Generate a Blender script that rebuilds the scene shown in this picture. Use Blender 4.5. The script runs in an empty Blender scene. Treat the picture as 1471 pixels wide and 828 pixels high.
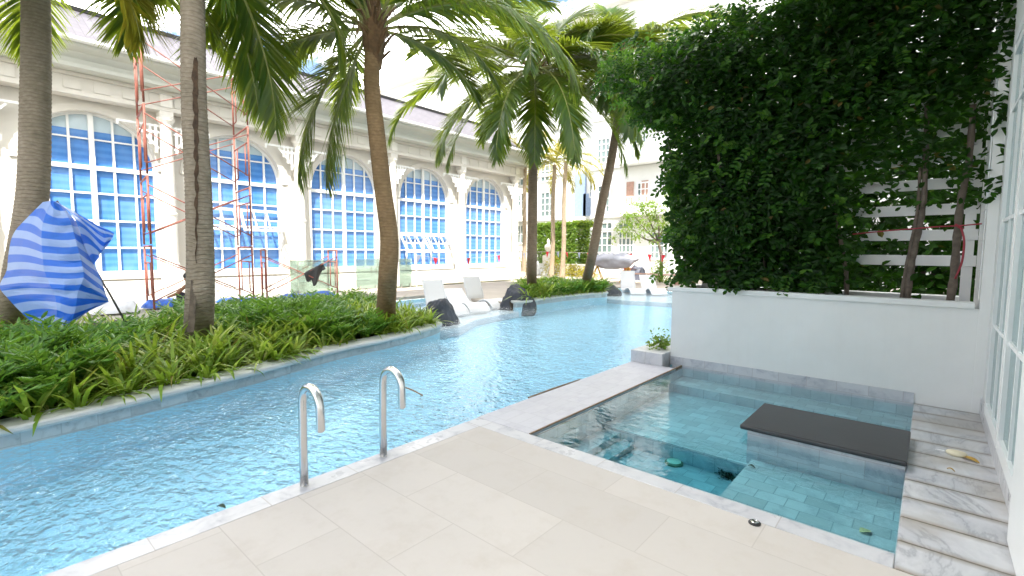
import bpy, math, random
import numpy as np
from mathutils import Vector, Matrix
R_ = math.radians
random.seed(7)
scene = bpy.context.scene
col = scene.collection

# ------------------------------------------------------------------ camera, sky, sun, exposure
W, H, F = 1471.0, 828.0, 691.0
EYE = 1.6
def _n(v): return v / np.linalg.norm(v)
_A = _n(np.array([1339 - W/2, H/2 - 364, -F]))
_B = _n(np.array([-60 - W/2, H/2 - 356, -F]))
_X = _n(-(_B - _A * _B.dot(_A)))
RC = np.array([_X, _A, np.cross(_X, _A)])
cam = bpy.data.cameras.new('camera')
camo = bpy.data.objects.new('camera', cam)
col.objects.link(camo)
cam.sensor_width = 36
cam.lens = F / W * 36
cam.clip_start = 0.05
cam.clip_end = 2000
m4 = Matrix([list(RC[i]) + [0] for i in range(3)] + [[0, 0, 0, 1]])
m4.translation = Vector((0, 0, EYE))
camo.matrix_world = m4
cam.dof.use_dof = True
cam.dof.focus_distance = 5.0
cam.dof.aperture_fstop = 2.2
scene.camera = camo

SUN_EL = R_(53)
SUN_AZ = (0.74, -0.67)
_l = math.hypot(*SUN_AZ)
SD = Vector((SUN_AZ[0]/_l*math.cos(SUN_EL), SUN_AZ[1]/_l*math.cos(SUN_EL), math.sin(SUN_EL)))
world = bpy.data.worlds.new('World')
scene.world = world
world.use_nodes = True
wn = world.node_tree
bg = wn.nodes['Background']
sky = wn.nodes.new('ShaderNodeTexSky')
sky.sky_type = 'NISHITA'
sky.sun_disc = False
sky.sun_elevation = SUN_EL
sky.sun_rotation = math.atan2(SUN_AZ[0], SUN_AZ[1])
sky.air_density = 1.0
sky.dust_density = 1.5
# broken white cloud over the blue
tcw = wn.nodes.new('ShaderNodeTexCoord')
sepw = wn.nodes.new('ShaderNodeSeparateXYZ'); wn.links.new(tcw.outputs['Generated'], sepw.inputs[0])
def wmath(op, a, b):
    n = wn.nodes.new('ShaderNodeMath'); n.operation = op
    for i, v in ((0, a), (1, b)):
        if isinstance(v, bpy.types.NodeSocket): wn.links.new(v, n.inputs[i])
        else: n.inputs[i].default_value = v
    return n.outputs[0]
zc = wmath('ADD', wmath('MAXIMUM', sepw.outputs[2], 0.0), 0.22)
cmb = wn.nodes.new('ShaderNodeCombineXYZ')
wn.links.new(wmath('DIVIDE', sepw.outputs[0], zc), cmb.inputs[0]); wn.links.new(wmath('DIVIDE', sepw.outputs[1], zc), cmb.inputs[1])
nzw = wn.nodes.new('ShaderNodeTexNoise'); nzw.inputs['Scale'].default_value = 1.5; nzw.inputs['Detail'].default_value = 8; nzw.inputs['Roughness'].default_value = 0.6
wn.links.new(cmb.outputs[0], nzw.inputs['Vector'])
rw = wn.nodes.new('ShaderNodeValToRGB'); rw.color_ramp.elements[0].position = 0.42; rw.color_ramp.elements[1].position = 0.56
wn.links.new(nzw.outputs[0], rw.inputs[0])
mw = wn.nodes.new('ShaderNodeMix'); mw.data_type = 'RGBA'
# cloud bank in the west, added extra bright for side light and water glints; elsewhere thinner, greyer cloud
bank = wmath('ADD', wmath('ADD', wmath('MULTIPLY', sepw.outputs[0], -0.80), wmath('MULTIPLY', sepw.outputs[1], 0.38)), wmath('MULTIPLY', sepw.outputs[2], 0.30))
rb = wn.nodes.new('ShaderNodeValToRGB'); rb.color_ramp.elements[0].position = 0.38; rb.color_ramp.elements[1].position = 0.78
wn.links.new(bank, rb.inputs[0])
cm = wn.nodes.new('ShaderNodeMix'); cm.data_type = 'RGBA'; wn.links.new(rb.outputs[0], cm.inputs[0])
cm.inputs[6].default_value = (8.6, 8.4, 8.3, 1); cm.inputs[7].default_value = (50, 48.5, 46, 1)
wn.links.new(wmath('MULTIPLY', rw.outputs[0], 0.92), mw.inputs[0]); wn.links.new(sky.outputs[0], mw.inputs[6]); wn.links.new(cm.outputs[2], mw.inputs[7])
wn.links.new(mw.outputs[2], bg.inputs[0])
bg.inputs[1].default_value = 0.15
sl = bpy.data.lights.new('sun', 'SUN')
sl.energy = 5.0
sl.angle = R_(0.53)
sl.color = (1.0, 0.95, 0.86)
so = bpy.data.objects.new('sun', sl)
col.objects.link(so)
so.rotation_euler = SD.to_track_quat('Z', 'Y').to_euler()
scene.view_settings.view_transform = 'Standard'
scene.view_settings.look = 'None'
scene.view_settings.gamma = 1
scene.view_settings.exposure = 1.25
scene.render.engine = 'CYCLES'
cy = scene.cycles
cy.use_denoising = True
cy.max_bounces = 10
cy.diffuse_bounces = 5
cy.glossy_bounces = 4
cy.transmission_bounces = 6
cy.transparent_max_bounces = 12
cy.caustics_reflective = False
cy.caustics_refractive = False
cy.sample_clamp_indirect = 6

# ------------------------------------------------------------------ design helpers: a photo pixel to a point on a plane of the place
def ray(px, py): return RC @ np.array([px - W/2, H/2 - py, -F])
def onz(px, py, z=0.0):
    d = ray(px, py); t = (z - EYE) / d[2]; return Vector((d[0]*t, d[1]*t, z))
def onx(px, py, x):
    d = ray(px, py); t = x / d[0]; return Vector((x, d[1]*t, EYE + d[2]*t))
def ony(px, py, y):
    d = ray(px, py); t = y / d[1]; return Vector((d[0]*t, y, EYE + d[2]*t))
def ond(px, py, depth):
    d = ray(px, py) * (depth / F); return Vector((d[0], d[1], EYE + d[2]))
CR = Vector((RC[0][0], RC[1][0], 0)).normalized()          # horizontal right and away directions of the view
CA = Vector((-CR.y, CR.x, 0))

# ------------------------------------------------------------------ materials
def newmat(name):
    m = bpy.data.materials.new(name); m.use_nodes = True
    nt = m.node_tree; nt.nodes.clear()
    out = nt.nodes.new('ShaderNodeOutputMaterial')
    return m, nt, out
class N:
    """tiny node-graph writer"""
    def __init__(s, nt): s.nt = nt
    def add(s, t, ins=None, **kw):
        n = s.nt.nodes.new(t)
        for k, v in kw.items(): setattr(n, k, v)
        for k, v in (ins or {}).items():
            if isinstance(v, bpy.types.NodeSocket): s.nt.links.new(v, n.inputs[k])
            else: n.inputs[k].default_value = v
        return n
    def math(s, op, a, b=0.5, c=None):
        d = {0: a, 1: b}
        if c is not None: d[2] = c
        return s.add('ShaderNodeMath', d, operation=op).outputs[0]
    def mix(s, f, a, b, blend='MIX'):
        n = s.nt.nodes.new('ShaderNodeMix'); n.data_type = 'RGBA'; n.blend_type = blend
        for i, v in ((0, f), (6, a), (7, b)):
            if isinstance(v, bpy.types.NodeSocket): s.nt.links.new(v, n.inputs[i])
            else: n.inputs[i].default_value = v if i == 0 else (*v[:3], 1)
        return n.outputs[2]
    def ramp(s, f, stops):
        n = s.nt.nodes.new('ShaderNodeValToRGB')
        while len(n.color_ramp.elements) < len(stops): n.color_ramp.elements.new(0.5)
        for e, (p, c) in zip(n.color_ramp.elements, stops):
            e.position = p; e.color = (*c, 1) if len(c) == 3 else c
        s.nt.links.new(f, n.inputs[0]); return n.outputs[0]
    def noise(s, vec, scale, detail=4, rough=0.5, dist=0.0):
        return s.add('ShaderNodeTexNoise', {'Vector': vec, 'Scale': scale, 'Detail': detail, 'Roughness': rough, 'Distortion': dist})
    def coords(s): return s.add('ShaderNodeTexCoord')
    def mapping(s, vec, loc=(0,0,0), rot=(0,0,0), sc=(1,1,1)):
        return s.add('ShaderNodeMapping', {'Vector': vec, 'Location': loc, 'Rotation': rot, 'Scale': sc}).outputs[0]
    def bump(s, h, strength=0.3, dist=0.01):
        return s.add('ShaderNodeBump', {'Height': h, 'Strength': strength, 'Distance': dist}).outputs[0]
    def bsdf(s, **kw):
        n = s.nt.nodes.new('ShaderNodeBsdfPrincipled')
        names = dict(color='Base Color', rough='Roughness', metal='Metallic', normal='Normal', spec='Specular IOR Level', coat='Coat Weight')
        for k, v in kw.items():
            i = n.inputs[names[k]]
            if isinstance(v, bpy.types.NodeSocket): s.nt.links.new(v, i)
            else: i.default_value = (*v, 1) if k == 'color' else v
        return n.outputs[0]

def simple(name, c, rough=0.55, var=0.12, scale=6.0, bump=0.0, bscale=60, metal=0.0, spec=0.5, dirt=None, dirt_amt=0.0, dirt_scale=2.0):
    m, nt, out = newmat(name); g = N(nt)
    v = g.coords().outputs['Object']
    n1 = g.noise(v, scale, 5, 0.6).outputs[0]
    lo = tuple(x*(1-var) for x in c); hi = tuple(min(1, x*(1+var)) for x in c)
    cc = g.ramp(n1, [(0.3, lo), (0.7, hi)])
    if dirt:
        n2 = g.noise(v, dirt_scale, 6, 0.7).outputs[0]
        f = g.math('MULTIPLY', g.ramp(n2, [(0.48, (0,0,0)), (0.72, (1,1,1))]), dirt_amt)
        cc = g.mix(f, cc, dirt)
    kw = dict(color=cc, rough=rough, metal=metal, spec=spec)
    if bump:
        kw['normal'] = g.bump(g.noise(v, bscale, 4).outputs[0], bump, 0.01)
    nt.links.new(g.bsdf(**kw), out.inputs[0]); return m

def leafmat(name, c1, c2, c3, trans=0.35, rough=0.42, tcol=None, spec=0.4, dead=0.0):
    m, nt, out = newmat(name); g = N(nt)
    rnd = g.add('ShaderNodeNewGeometry').outputs['Random Per Island']
    v = g.coords().outputs['Object']
    n1 = g.noise(v, 3.0, 3).outputs[0]
    cc = g.ramp(rnd, [(0.0, (0.20, 0.13, 0.04)), (dead, (0.26, 0.17, 0.05)), (dead + 0.004, c1), (0.6, c2), (1.0, c3)] if dead else [(0.0, c1), (0.6, c2), (1.0, c3)])
    cc = g.mix(g.math('MULTIPLY', n1, 0.45), cc, c1)
    b = g.bsdf(color=cc, rough=rough, spec=spec)
    tc = g.mix(0.55, cc, tcol or tuple(min(1, x*2.2) for x in c3), 'MIX')
    t = g.add('ShaderNodeBsdfTranslucent', {'Color': tc})
    mx = g.add('ShaderNodeMixShader', {0: trans, 1: b, 2: t.outputs[0]})
    nt.links.new(mx.outputs[0], out.inputs[0]); return m

def tiles(name, base, mortar, w, h, off=0.5, ms=0.004, var=0.1, vein=None, vein_amt=0.5, rough=0.35, origin=(0,0,0), bump=0.3, scale=1.3, stain=None, stain_amt=0.0):
    """tiles laid by the mesh's box UV (metres)"""
    m, nt, out = newmat(name); g = N(nt)
    uv = g.coords().outputs['UV']
    uvm = g.mapping(uv, loc=origin)
    br = g.add('ShaderNodeTexBrick', {'Vector': uvm, 'Color1': (1,1,1,1), 'Color2': (0,0,0,1), 'Mortar': (0.5,0.5,0.5,1), 'Scale': 1.0,
               'Mortar Size': ms, 'Mortar Smooth': 0.1, 'Bias': 0.0, 'Brick Width': w, 'Row Height': h}, offset=off)
    ob = g.coords().outputs['Object']
    n1 = g.noise(ob, 2.5*scale, 6, 0.6).outputs[0]
    n3 = g.noise(ob, 28*scale, 4, 0.6).outputs[0]
    lo = tuple(x*(1-var) for x in base); hi = tuple(min(1, x*(1+var)) for x in base)
    cc = g.mix(br.outputs[0], lo, hi)
    cc = g.mix(g.math('MULTIPLY', n1, 0.5), cc, tuple(x*(1-1.6*var) for x in base))
    cc = g.mix(g.math('MULTIPLY', n3, 0.18), cc, tuple(x*0.8 for x in base))
    if vein:
        # each tile gets its own piece of marble: shift the vein pattern by the tile's random value
        sh = g.add('ShaderNodeVectorMath', {0: ob, 1: br.outputs[0]}, operation='ADD').outputs[0]
        nz = g.noise(sh, 1.6*scale, 8, 0.62, 1.6).outputs[0]
        d = g.math('ABSOLUTE', g.math('SUBTRACT', nz, 0.5))
        f = g.ramp(d, [(0.0, (1,1,1)), (0.018, (0.45,)*3), (0.09, (0,0,0))])
        nz2 = g.noise(sh, 3.0*scale, 5, 0.6, 0.8).outputs[0]
        f2 = g.ramp(nz2, [(0.46, (0,0,0)), (0.7, (1,1,1))])
        cc = g.mix(g.math('MULTIPLY', g.math('MULTIPLY', f, f2), vein_amt), cc, vein)
        cc = g.mix(g.math('MULTIPLY', f2, vein_amt*0.45), cc, vein)
    if stain:
        ns = g.noise(ob, 4.0, 6, 0.7).outputs[0]
        cc = g.mix(g.math('MULTIPLY', g.ramp(ns, [(0.5, (0,0,0)), (0.75, (1,1,1))]), stain_amt), cc, stain)
    cc = g.mix(br.outputs['Fac'], cc, mortar)
    hgt = g.math('ADD', g.math('SUBTRACT', 1.0, br.outputs['Fac']), g.math('MULTIPLY', n3, 0.12))
    nrm = g.bump(hgt, bump, 0.004)
    rr = g.math('ADD', g.math('MULTIPLY', n1, 0.2), rough - 0.1)
    nt.links.new(g.bsdf(color=cc, rough=rr, normal=nrm, spec=0.45), out.inputs[0]); return m

def water(name, absorb, dens, scale, strength, small=0.35, f0=0.025, fp=4.6):
    m, nt, out = newmat(name); g = N(nt)
    ob = g.coords().outputs['Object']
    a = g.noise(g.mapping(ob, rot=(0,0,R_(35)), sc=(1, 1.5, 1)), scale, 3, 0.55, 0.5).outputs[0]
    b = g.noise(g.mapping(ob, rot=(0,0,R_(-50)), sc=(1, 1.5, 1)), scale*3.1, 2, 0.5, 0.4).outputs[0]
    h = g.math('ADD', a, g.math('MULTIPLY', b, small))
    nrm = g.bump(h, strength, 0.09)
    geo = g.add('ShaderNodeNewGeometry')
    dt = g.add('ShaderNodeVectorMath', {0: nrm, 1: geo.outputs['Incoming']}, operation='DOT_PRODUCT').outputs['Value']
    c1 = g.math('SUBTRACT', 1.0, g.math('MINIMUM', g.math('ABSOLUTE', dt), 1.0))
    fr = g.math('ADD', f0, g.math('MULTIPLY', 1-f0, g.math('POWER', c1, fp)))
    tr = g.add('ShaderNodeBsdfTransparent', {'Color': (0.97, 0.99, 1, 1)})
    gl = g.add('ShaderNodeBsdfGlossy', {'Color': (1,1,1,1), 'Roughness': 0.02, 'Normal': nrm})
    mx = g.add('ShaderNodeMixShader', {0: fr, 1: tr.outputs[0], 2: gl.outputs[0]})
    nt.links.new(mx.outputs[0], out.inputs[0])
    va = g.add('ShaderNodeVolumeAbsorption', {'Color': (*absorb, 1), 'Density': dens})
    nt.links.new(va.outputs[0], out.inputs['Volume'])
    return m

def striped(name, c1, c2, scale, axis='Z', rough=0.4, trans=0.0, duty=0.5, soft=0.04, uv=False, spec=0.5, painted_sheen=None):
    m, nt, out = newmat(name); g = N(nt)
    tc = g.coords()
    v = tc.outputs['UV'] if uv else tc.outputs['Object']
    sep = g.add('ShaderNodeSeparateXYZ', {0: v})
    fr = g.math('FRACT', g.math('MULTIPLY', sep.outputs[axis], scale))
    f = g.ramp(fr, [(0.0, (0,0,0)), (soft, (1,1,1)), (duty, (1,1,1)), (duty + soft, (0,0,0))])
    n = g.noise(tc.outputs['Object'], 5, 4).outputs[0]
    cc = g.mix(f, c1, c2)
    cc = g.mix(g.math('MULTIPLY', n, 0.3), cc, tuple(x*0.75 for x in c1))
    if painted_sheen:  # window reflections painted as paler patches in the colour
        n2 = g.noise(g.mapping(tc.outputs['Object'], sc=(1, 1.2, .5)), 1.1, 5, .6).outputs[0]
        cc = g.mix(g.math('MULTIPLY', g.ramp(n2, [(.42, (0,0,0)), (.7, (1,1,1))]), 0.5), cc, painted_sheen)
    b = g.bsdf(color=cc, rough=rough, spec=spec)
    if trans:
        t = g.add('ShaderNodeBsdfTranslucent', {'Color': cc})
        b = g.add('ShaderNodeMixShader', {0: trans, 1: b, 2: t.outputs[0]}).outputs[0]
    nt.links.new(b, out.inputs[0]); return m

M = {}
def wallpaint():
    m, nt, out = newmat('white_wall_paint'); g = N(nt)
    v = g.coords().outputs['Object']
    a = g.noise(v, 1.3, 5, 0.6).outputs[0]
    d = g.noise(g.mapping(v, sc=(9, 9, 0.55)), 1.0, 6, 0.65).outputs[0]
    c = g.ramp(a, [(0.3, (0.70, 0.71, 0.70)), (0.7, (0.77, 0.78, 0.77))])
    c = g.mix(g.math('MULTIPLY', g.ramp(d, [(0.52, (0,0,0)), (0.78, (1,1,1))]), 0.09), c, (0.50, 0.49, 0.45))
    b = g.math('ADD', g.noise(v, 70, 3).outputs[0], g.math('MULTIPLY', g.noise(v, 5, 3).outputs[0], 1.5))
    nt.links.new(g.bsdf(color=c, rough=0.55, normal=g.bump(b, 0.12, 0.006)), out.inputs[0]); return m
M['white_wall'] = wallpaint() if True else simple('white_wall_paint', (0.74, 0.75, 0.74), 0.6, 0.03, 1.5, 0.05, 90, dirt=(0.55, 0.53, 0.48), dirt_amt=0.12, dirt_scale=1.2)
M['white_gloss'] = simple('white_gloss_paint', (0.78, 0.79, 0.79), 0.35, 0.03, 3)
M['cream'] = simple('cream_stucco', (0.60, 0.575, 0.53), 0.7, 0.05, 1.2, 0.1, 40)
M['cornice'] = simple('shade_toned_cornice_paint', (0.44, 0.45, 0.41), 0.6, 0.05, 1.0)  # the shade under the gutter is put into this grey-green colour
M['roof'] = tiles('lavender_roof_tiles', (0.11, 0.104, 0.125), (0.07, 0.066, 0.078), 0.33, 0.2, 0.5, 0.012, 0.12, rough=0.8)
M['blind'] = striped('blue_window_sheeting', (0.055, 0.20, 0.56), (0.085, 0.26, 0.64), 5.2, 'Z', 0.12, 0, 0.5, 0.2, spec=0.8, painted_sheen=(0.20, 0.34, 0.62))
M['blind_dark'] = simple('blue_panel_paint', (0.26, 0.35, 0.52), 0.4)
M['pane_pale'] = simple('pale_reflecting_glass', (0.45, 0.55, 0.62), 0.06, 0.2, 0.6, spec=0.8)
M['pane_dark'] = simple('grey_green_window_glass', (0.16, 0.22, 0.22), 0.05, 0.3, 0.8, spec=0.8)
M['pane_teal'] = simple('teal_window_glass', (0.13, 0.24, 0.25), 0.12, 0.2, 0.7, spec=0.3)
M['sandstone'] = tiles('beige_sandstone_paving', (0.535, 0.498, 0.462), (0.43, 0.395, 0.36), 0.92, 0.46, 0.5, 0.003, 0.075, rough=0.6, origin=(-0.73, 0.02, 0), bump=0.2, scale=0.8, stain=(0.42, 0.37, 0.31), stain_amt=0.4)
M['marble'] = tiles('white_grey_marble', (0.58, 0.58, 0.60), (0.40, 0.38, 0.37), 0.6, 0.6, 0.0, 0.003, 0.05, vein=(0.22, 0.24, 0.30), vein_amt=0.55, rough=0.3, scale=1.6, bump=0.1)
M['marble_small'] = tiles('marble_pool_tiles', (0.56, 0.57, 0.60), (0.42, 0.40, 0.42), 0.3, 0.15, 0.5, 0.003, 0.07, vein=(0.20, 0.22, 0.30), vein_amt=0.55, rough=0.3, scale=1.8, bump=0.15)
M['ledge_tiles'] = tiles('pale_lilac_ledge_tiles', (0.53, 0.53, 0.57), (0.41, 0.41, 0.44), 0.14, 0.3, 0.5, 0.0025, 0.05, vein=(0.36, 0.34, 0.42), vein_amt=0.5, rough=0.45, scale=1.6, bump=0.12)
M['basin'] = tiles('plunge_pool_tiles', (0.50, 0.60, 0.62), (0.26, 0.34, 0.37), 0.2, 0.145, 0.5, 0.0035, 0.2, vein=(0.20, 0.27, 0.32), vein_amt=0.7, rough=0.35, scale=1.5, bump=0.2)
M['pool_tile'] = tiles('blue_pool_tiles', (0.40, 0.70, 0.83), (0.33, 0.61, 0.76), 0.3, 0.3, 0.5, 0.004, 0.08, rough=0.35, scale=0.8)
M['water_pool'] = water('clear_pool_water', (0.25, 0.74, 0.95), 0.36, 3.6, 0.85, 0.7)
M['water_plunge'] = water('still_plunge_water', (0.20, 0.74, 0.83), 1.35, 3.0, 0.07, 0.4, 0.02, 5.0)
M['slate'] = simple('black_slate', (0.028, 0.029, 0.031), 0.38, 0.2, 3, 0.05, 40)
M['steel'] = simple('brushed_stainless_steel', (0.72, 0.72, 0.71), 0.2, 0.03, 10, metal=1.0)
M['black_rubber'] = simple('black_rubber', (0.02, 0.02, 0.02), 0.5)
M['soil'] = simple('dark_soil', (0.05, 0.038, 0.025), 0.95, 0.4, 8, 0.6, 25)
M['curb'] = simple('pale_blue_grey_curb_paint', (0.55, 0.57, 0.58), 0.5, 0.06, 2.5, 0.12, 60, dirt=(0.32, 0.33, 0.32), dirt_amt=0.3, dirt_scale=4)
M['terrace'] = tiles('pink_beige_terrace_paving', (0.50, 0.44, 0.38), (0.38, 0.33, 0.29), 0.6, 0.3, 0.5, 0.006, 0.08, rough=0.8)
M['lawn_ground'] = simple('pale_ground', (0.42, 0.40, 0.34), 0.9, 0.1, 0.5)
M['scaffold'] = simple('rusty_red_scaffold_paint', (0.27, 0.085, 0.06), 0.55, 0.3, 9, dirt=(0.13, 0.06, 0.04), dirt_amt=0.6, dirt_scale=5)
M['tarp'] = striped('blue_white_striped_tarpaulin', (0.03, 0.21, 0.78), (0.44, 0.60, 0.88), 6.5, 'Y', 0.3, 0.45, 0.5, 0.05, uv=True)
M['blue_tarp'] = simple('blue_tarpaulin', (0.03, 0.12, 0.50), 0.4, 0.4, 5, 0.5, 12)
M['white_sack'] = simple('white_plastic_sheet', (0.70, 0.72, 0.76), 0.4, 0.1, 5, 0.5, 12)
M['black_cloth'] = simple('black_plastic_cloth', (0.012, 0.012, 0.013), 0.35, 0.2, 8)
M['grey_cloth'] = simple('grey_cover_fabric', (0.44, 0.44, 0.50), 0.6, 0.12, 3)
M['chaise'] = simple('white_moulded_plastic', (0.74, 0.74, 0.76), 0.4, 0.02, 2)
M['rock'] = simple('blue_black_rock', (0.045, 0.05, 0.065), 0.6, 0.4, 5, 0.6, 14)
M['wood'] = simple('weathered_brown_timber', (0.28, 0.17, 0.09), 0.7, 0.3, 12)
M['tan_wood'] = simple('pinkish_timber', (0.42, 0.25, 0.19), 0.6, 0.2, 8)
M['yellow'] = simple('yellow_paint', (0.70, 0.42, 0.05), 0.5)
M['brown_trim'] = simple('brown_edge_strip', (0.20, 0.12, 0.06), 0.6, 0.3, 20)
M['red_flag'] = simple('red_pennant_cloth', (0.62, 0.02, 0.04), 0.6, 0.1)
M['white_flag'] = simple('white_pennant_cloth', (0.75, 0.75, 0.78), 0.6, 0.05)
M['grey_flag'] = simple('grey_blue_pennant_cloth', (0.22, 0.26, 0.36), 0.6, 0.1)
M['cord'] = simple('pale_cord', (0.5, 0.48, 0.45), 0.7)
M['red_cord'] = simple('red_plastic_rope', (0.30, 0.03, 0.045), 0.6, 0.15)
M['bark'] = simple('grey_brown_vine_bark', (0.12, 0.095, 0.075), 0.85, 0.35, 14, 0.6, 40)
M['skin'] = simple('brown_skin', (0.28, 0.14, 0.08), 0.55, 0.06)
M['red_shirt'] = simple('red_shirt_cloth', (0.45, 0.02, 0.03), 0.7, 0.1)
M['dark_trousers'] = simple('dark_trouser_cloth', (0.03, 0.03, 0.045), 0.8, 0.1)
M['hair'] = simple('black_hair', (0.01, 0.009, 0.008), 0.5)
M['drain'] = simple('pale_green_plastic', (0.50, 0.72, 0.56), 0.4, 0.1)
M['drain_rim'] = simple('dark_green_rim', (0.10, 0.20, 0.12), 0.5, 0.1)
M['debris'] = simple('dark_green_wet_leaves', (0.012, 0.04, 0.022), 0.5, 0.5, 30)
M['shell'] = simple('cream_soap', (0.72, 0.66, 0.48), 0.4, 0.08)
M['yellow_leaf'] = simple('yellow_brown_dry_leaf', (0.48, 0.30, 0.06), 0.6, 0.25, 20)
M['dark_iron'] = simple('dark_iron_paint', (0.05, 0.05, 0.05), 0.5)
M['stone_white'] = simple('white_stone', (0.70, 0.68, 0.64), 0.7, 0.06)
M['terracotta'] = simple('pale_terracotta', (0.50, 0.30, 0.20), 0.8, 0.1)
M['red_leaf'] = leafmat('red_bromeliad_leaf', (0.25, 0.03, 0.02), (0.38, 0.06, 0.03), (0.45, 0.12, 0.05), 0.3)
M['frond'] = leafmat('palm_leaflet', (0.022, 0.072, 0.012), (0.058, 0.135, 0.016), (0.17, 0.225, 0.024), 0.47, 0.36, (0.46, 0.54, 0.03), 0.5)
M['frond_yellow'] = leafmat('sunlit_yellow_palm_leaflet', (0.14, 0.16, 0.015), (0.26, 0.26, 0.02), (0.40, 0.34, 0.03), 0.45, 0.4, (0.55, 0.45, 0.05))  # yellower copy of the frond colour, painting in sun shining through the leaflets
M['rachis'] = simple('yellow_green_palm_rib', (0.24, 0.25, 0.07), 0.5, 0.25, 6)
M['fibre'] = simple('brown_palm_fibre', (0.13, 0.075, 0.035), 0.9, 0.4, 10, 0.6, 30)
M['vine_leaf'] = leafmat('dark_vine_leaf', (0.004, 0.021, 0.002), (0.010, 0.045, 0.004), (0.034, 0.11, 0.008), 0.34, 0.42, (0.10, 0.30, 0.010), 0.22, 0.006)
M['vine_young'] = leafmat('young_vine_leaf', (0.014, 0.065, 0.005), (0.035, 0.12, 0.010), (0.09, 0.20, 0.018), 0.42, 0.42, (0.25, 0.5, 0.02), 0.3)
M['strap'] = leafmat('strap_leaf', (0.085, 0.18, 0.014), (0.22, 0.36, 0.03), (0.58, 0.62, 0.18), 0.42, 0.45, (0.45, 0.58, 0.06), 0.4, 0.03)
M['fern'] = leafmat('fern_leaf', (0.045, 0.14, 0.012), (0.095, 0.25, 0.022), (0.18, 0.36, 0.03), 0.38, 0.45, (0.25, 0.42, 0.05))
M['shrub'] = leafmat('bright_shrub_leaf', (0.09, 0.20, 0.02), (0.16, 0.29, 0.035), (0.26, 0.36, 0.06), 0.45, 0.45, (0.4, 0.5, 0.06))
M['yellow_shrub'] = leafmat('yellow_shrub_leaf', (0.22, 0.22, 0.02), (0.36, 0.32, 0.03), (0.48, 0.42, 0.06), 0.4, 0.45, (0.6, 0.5, 0.06))

def trunkmat(nm='ringed_palm_trunk', tint=(1, 1, 1)):
    m, nt, out = newmat(nm); g = N(nt)
    ob = g.coords().outputs['Object']
    sep = g.add('ShaderNodeSeparateXYZ', {0: ob})
    n0 = g.noise(ob, 4, 4).outputs[0]
    z = g.math('ADD', g.math('MULTIPLY', sep.outputs[2], 19.0), g.math('MULTIPLY', n0, 2.2))
    fr = g.math('FRACT', z)
    ring = g.ramp(fr, [(0.0, (0,0,0)), (0.16, (1,1,1)), (0.8, (0.75,)*3), (1.0, (0.1,)*3)])
    n1 = g.noise(g.mapping(ob, sc=(1,1,1.6)), 14, 7, 0.65).outputs[0]
    n2 = g.noise(ob, 2.2, 5, 0.6).outputs[0]
    c = g.ramp(n1, [(0.25, (0.17, 0.14, 0.11)), (0.55, (0.25, 0.212, 0.165)), (0.85, (0.35, 0.305, 0.245))])
    c = g.mix(g.math('MULTIPLY', g.math('SUBTRACT', 1.0, ring), 0.42), c, (0.095, 0.074, 0.052))
    c = g.mix(g.math('MULTIPLY', g.ramp(n2, [(0.45, (0,0,0)), (0.7, (1,1,1))]), 0.45), c, (0.12, 0.105, 0.07))
    c = g.mix(1.0, c, tint, 'MULTIPLY')
    nrm = g.bump(g.math('ADD', ring, g.math('MULTIPLY', n1, 0.8)), 0.6, 0.012)
    nt.links.new(g.bsdf(color=c, rough=0.85, normal=nrm, spec=0.2), out.inputs[0]); return m
M['trunk'] = trunkmat()
M['trunk_brown'] = trunkmat('golden_brown_palm_trunk', (1.02, 0.80, 0.56))
M['trunk_pale'] = trunkmat('pale_palm_trunk', (1.7, 1.6, 1.5))
M['trunk_dark'] = trunkmat('brown_palm_trunk', (0.88, 0.76, 0.68))

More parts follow.
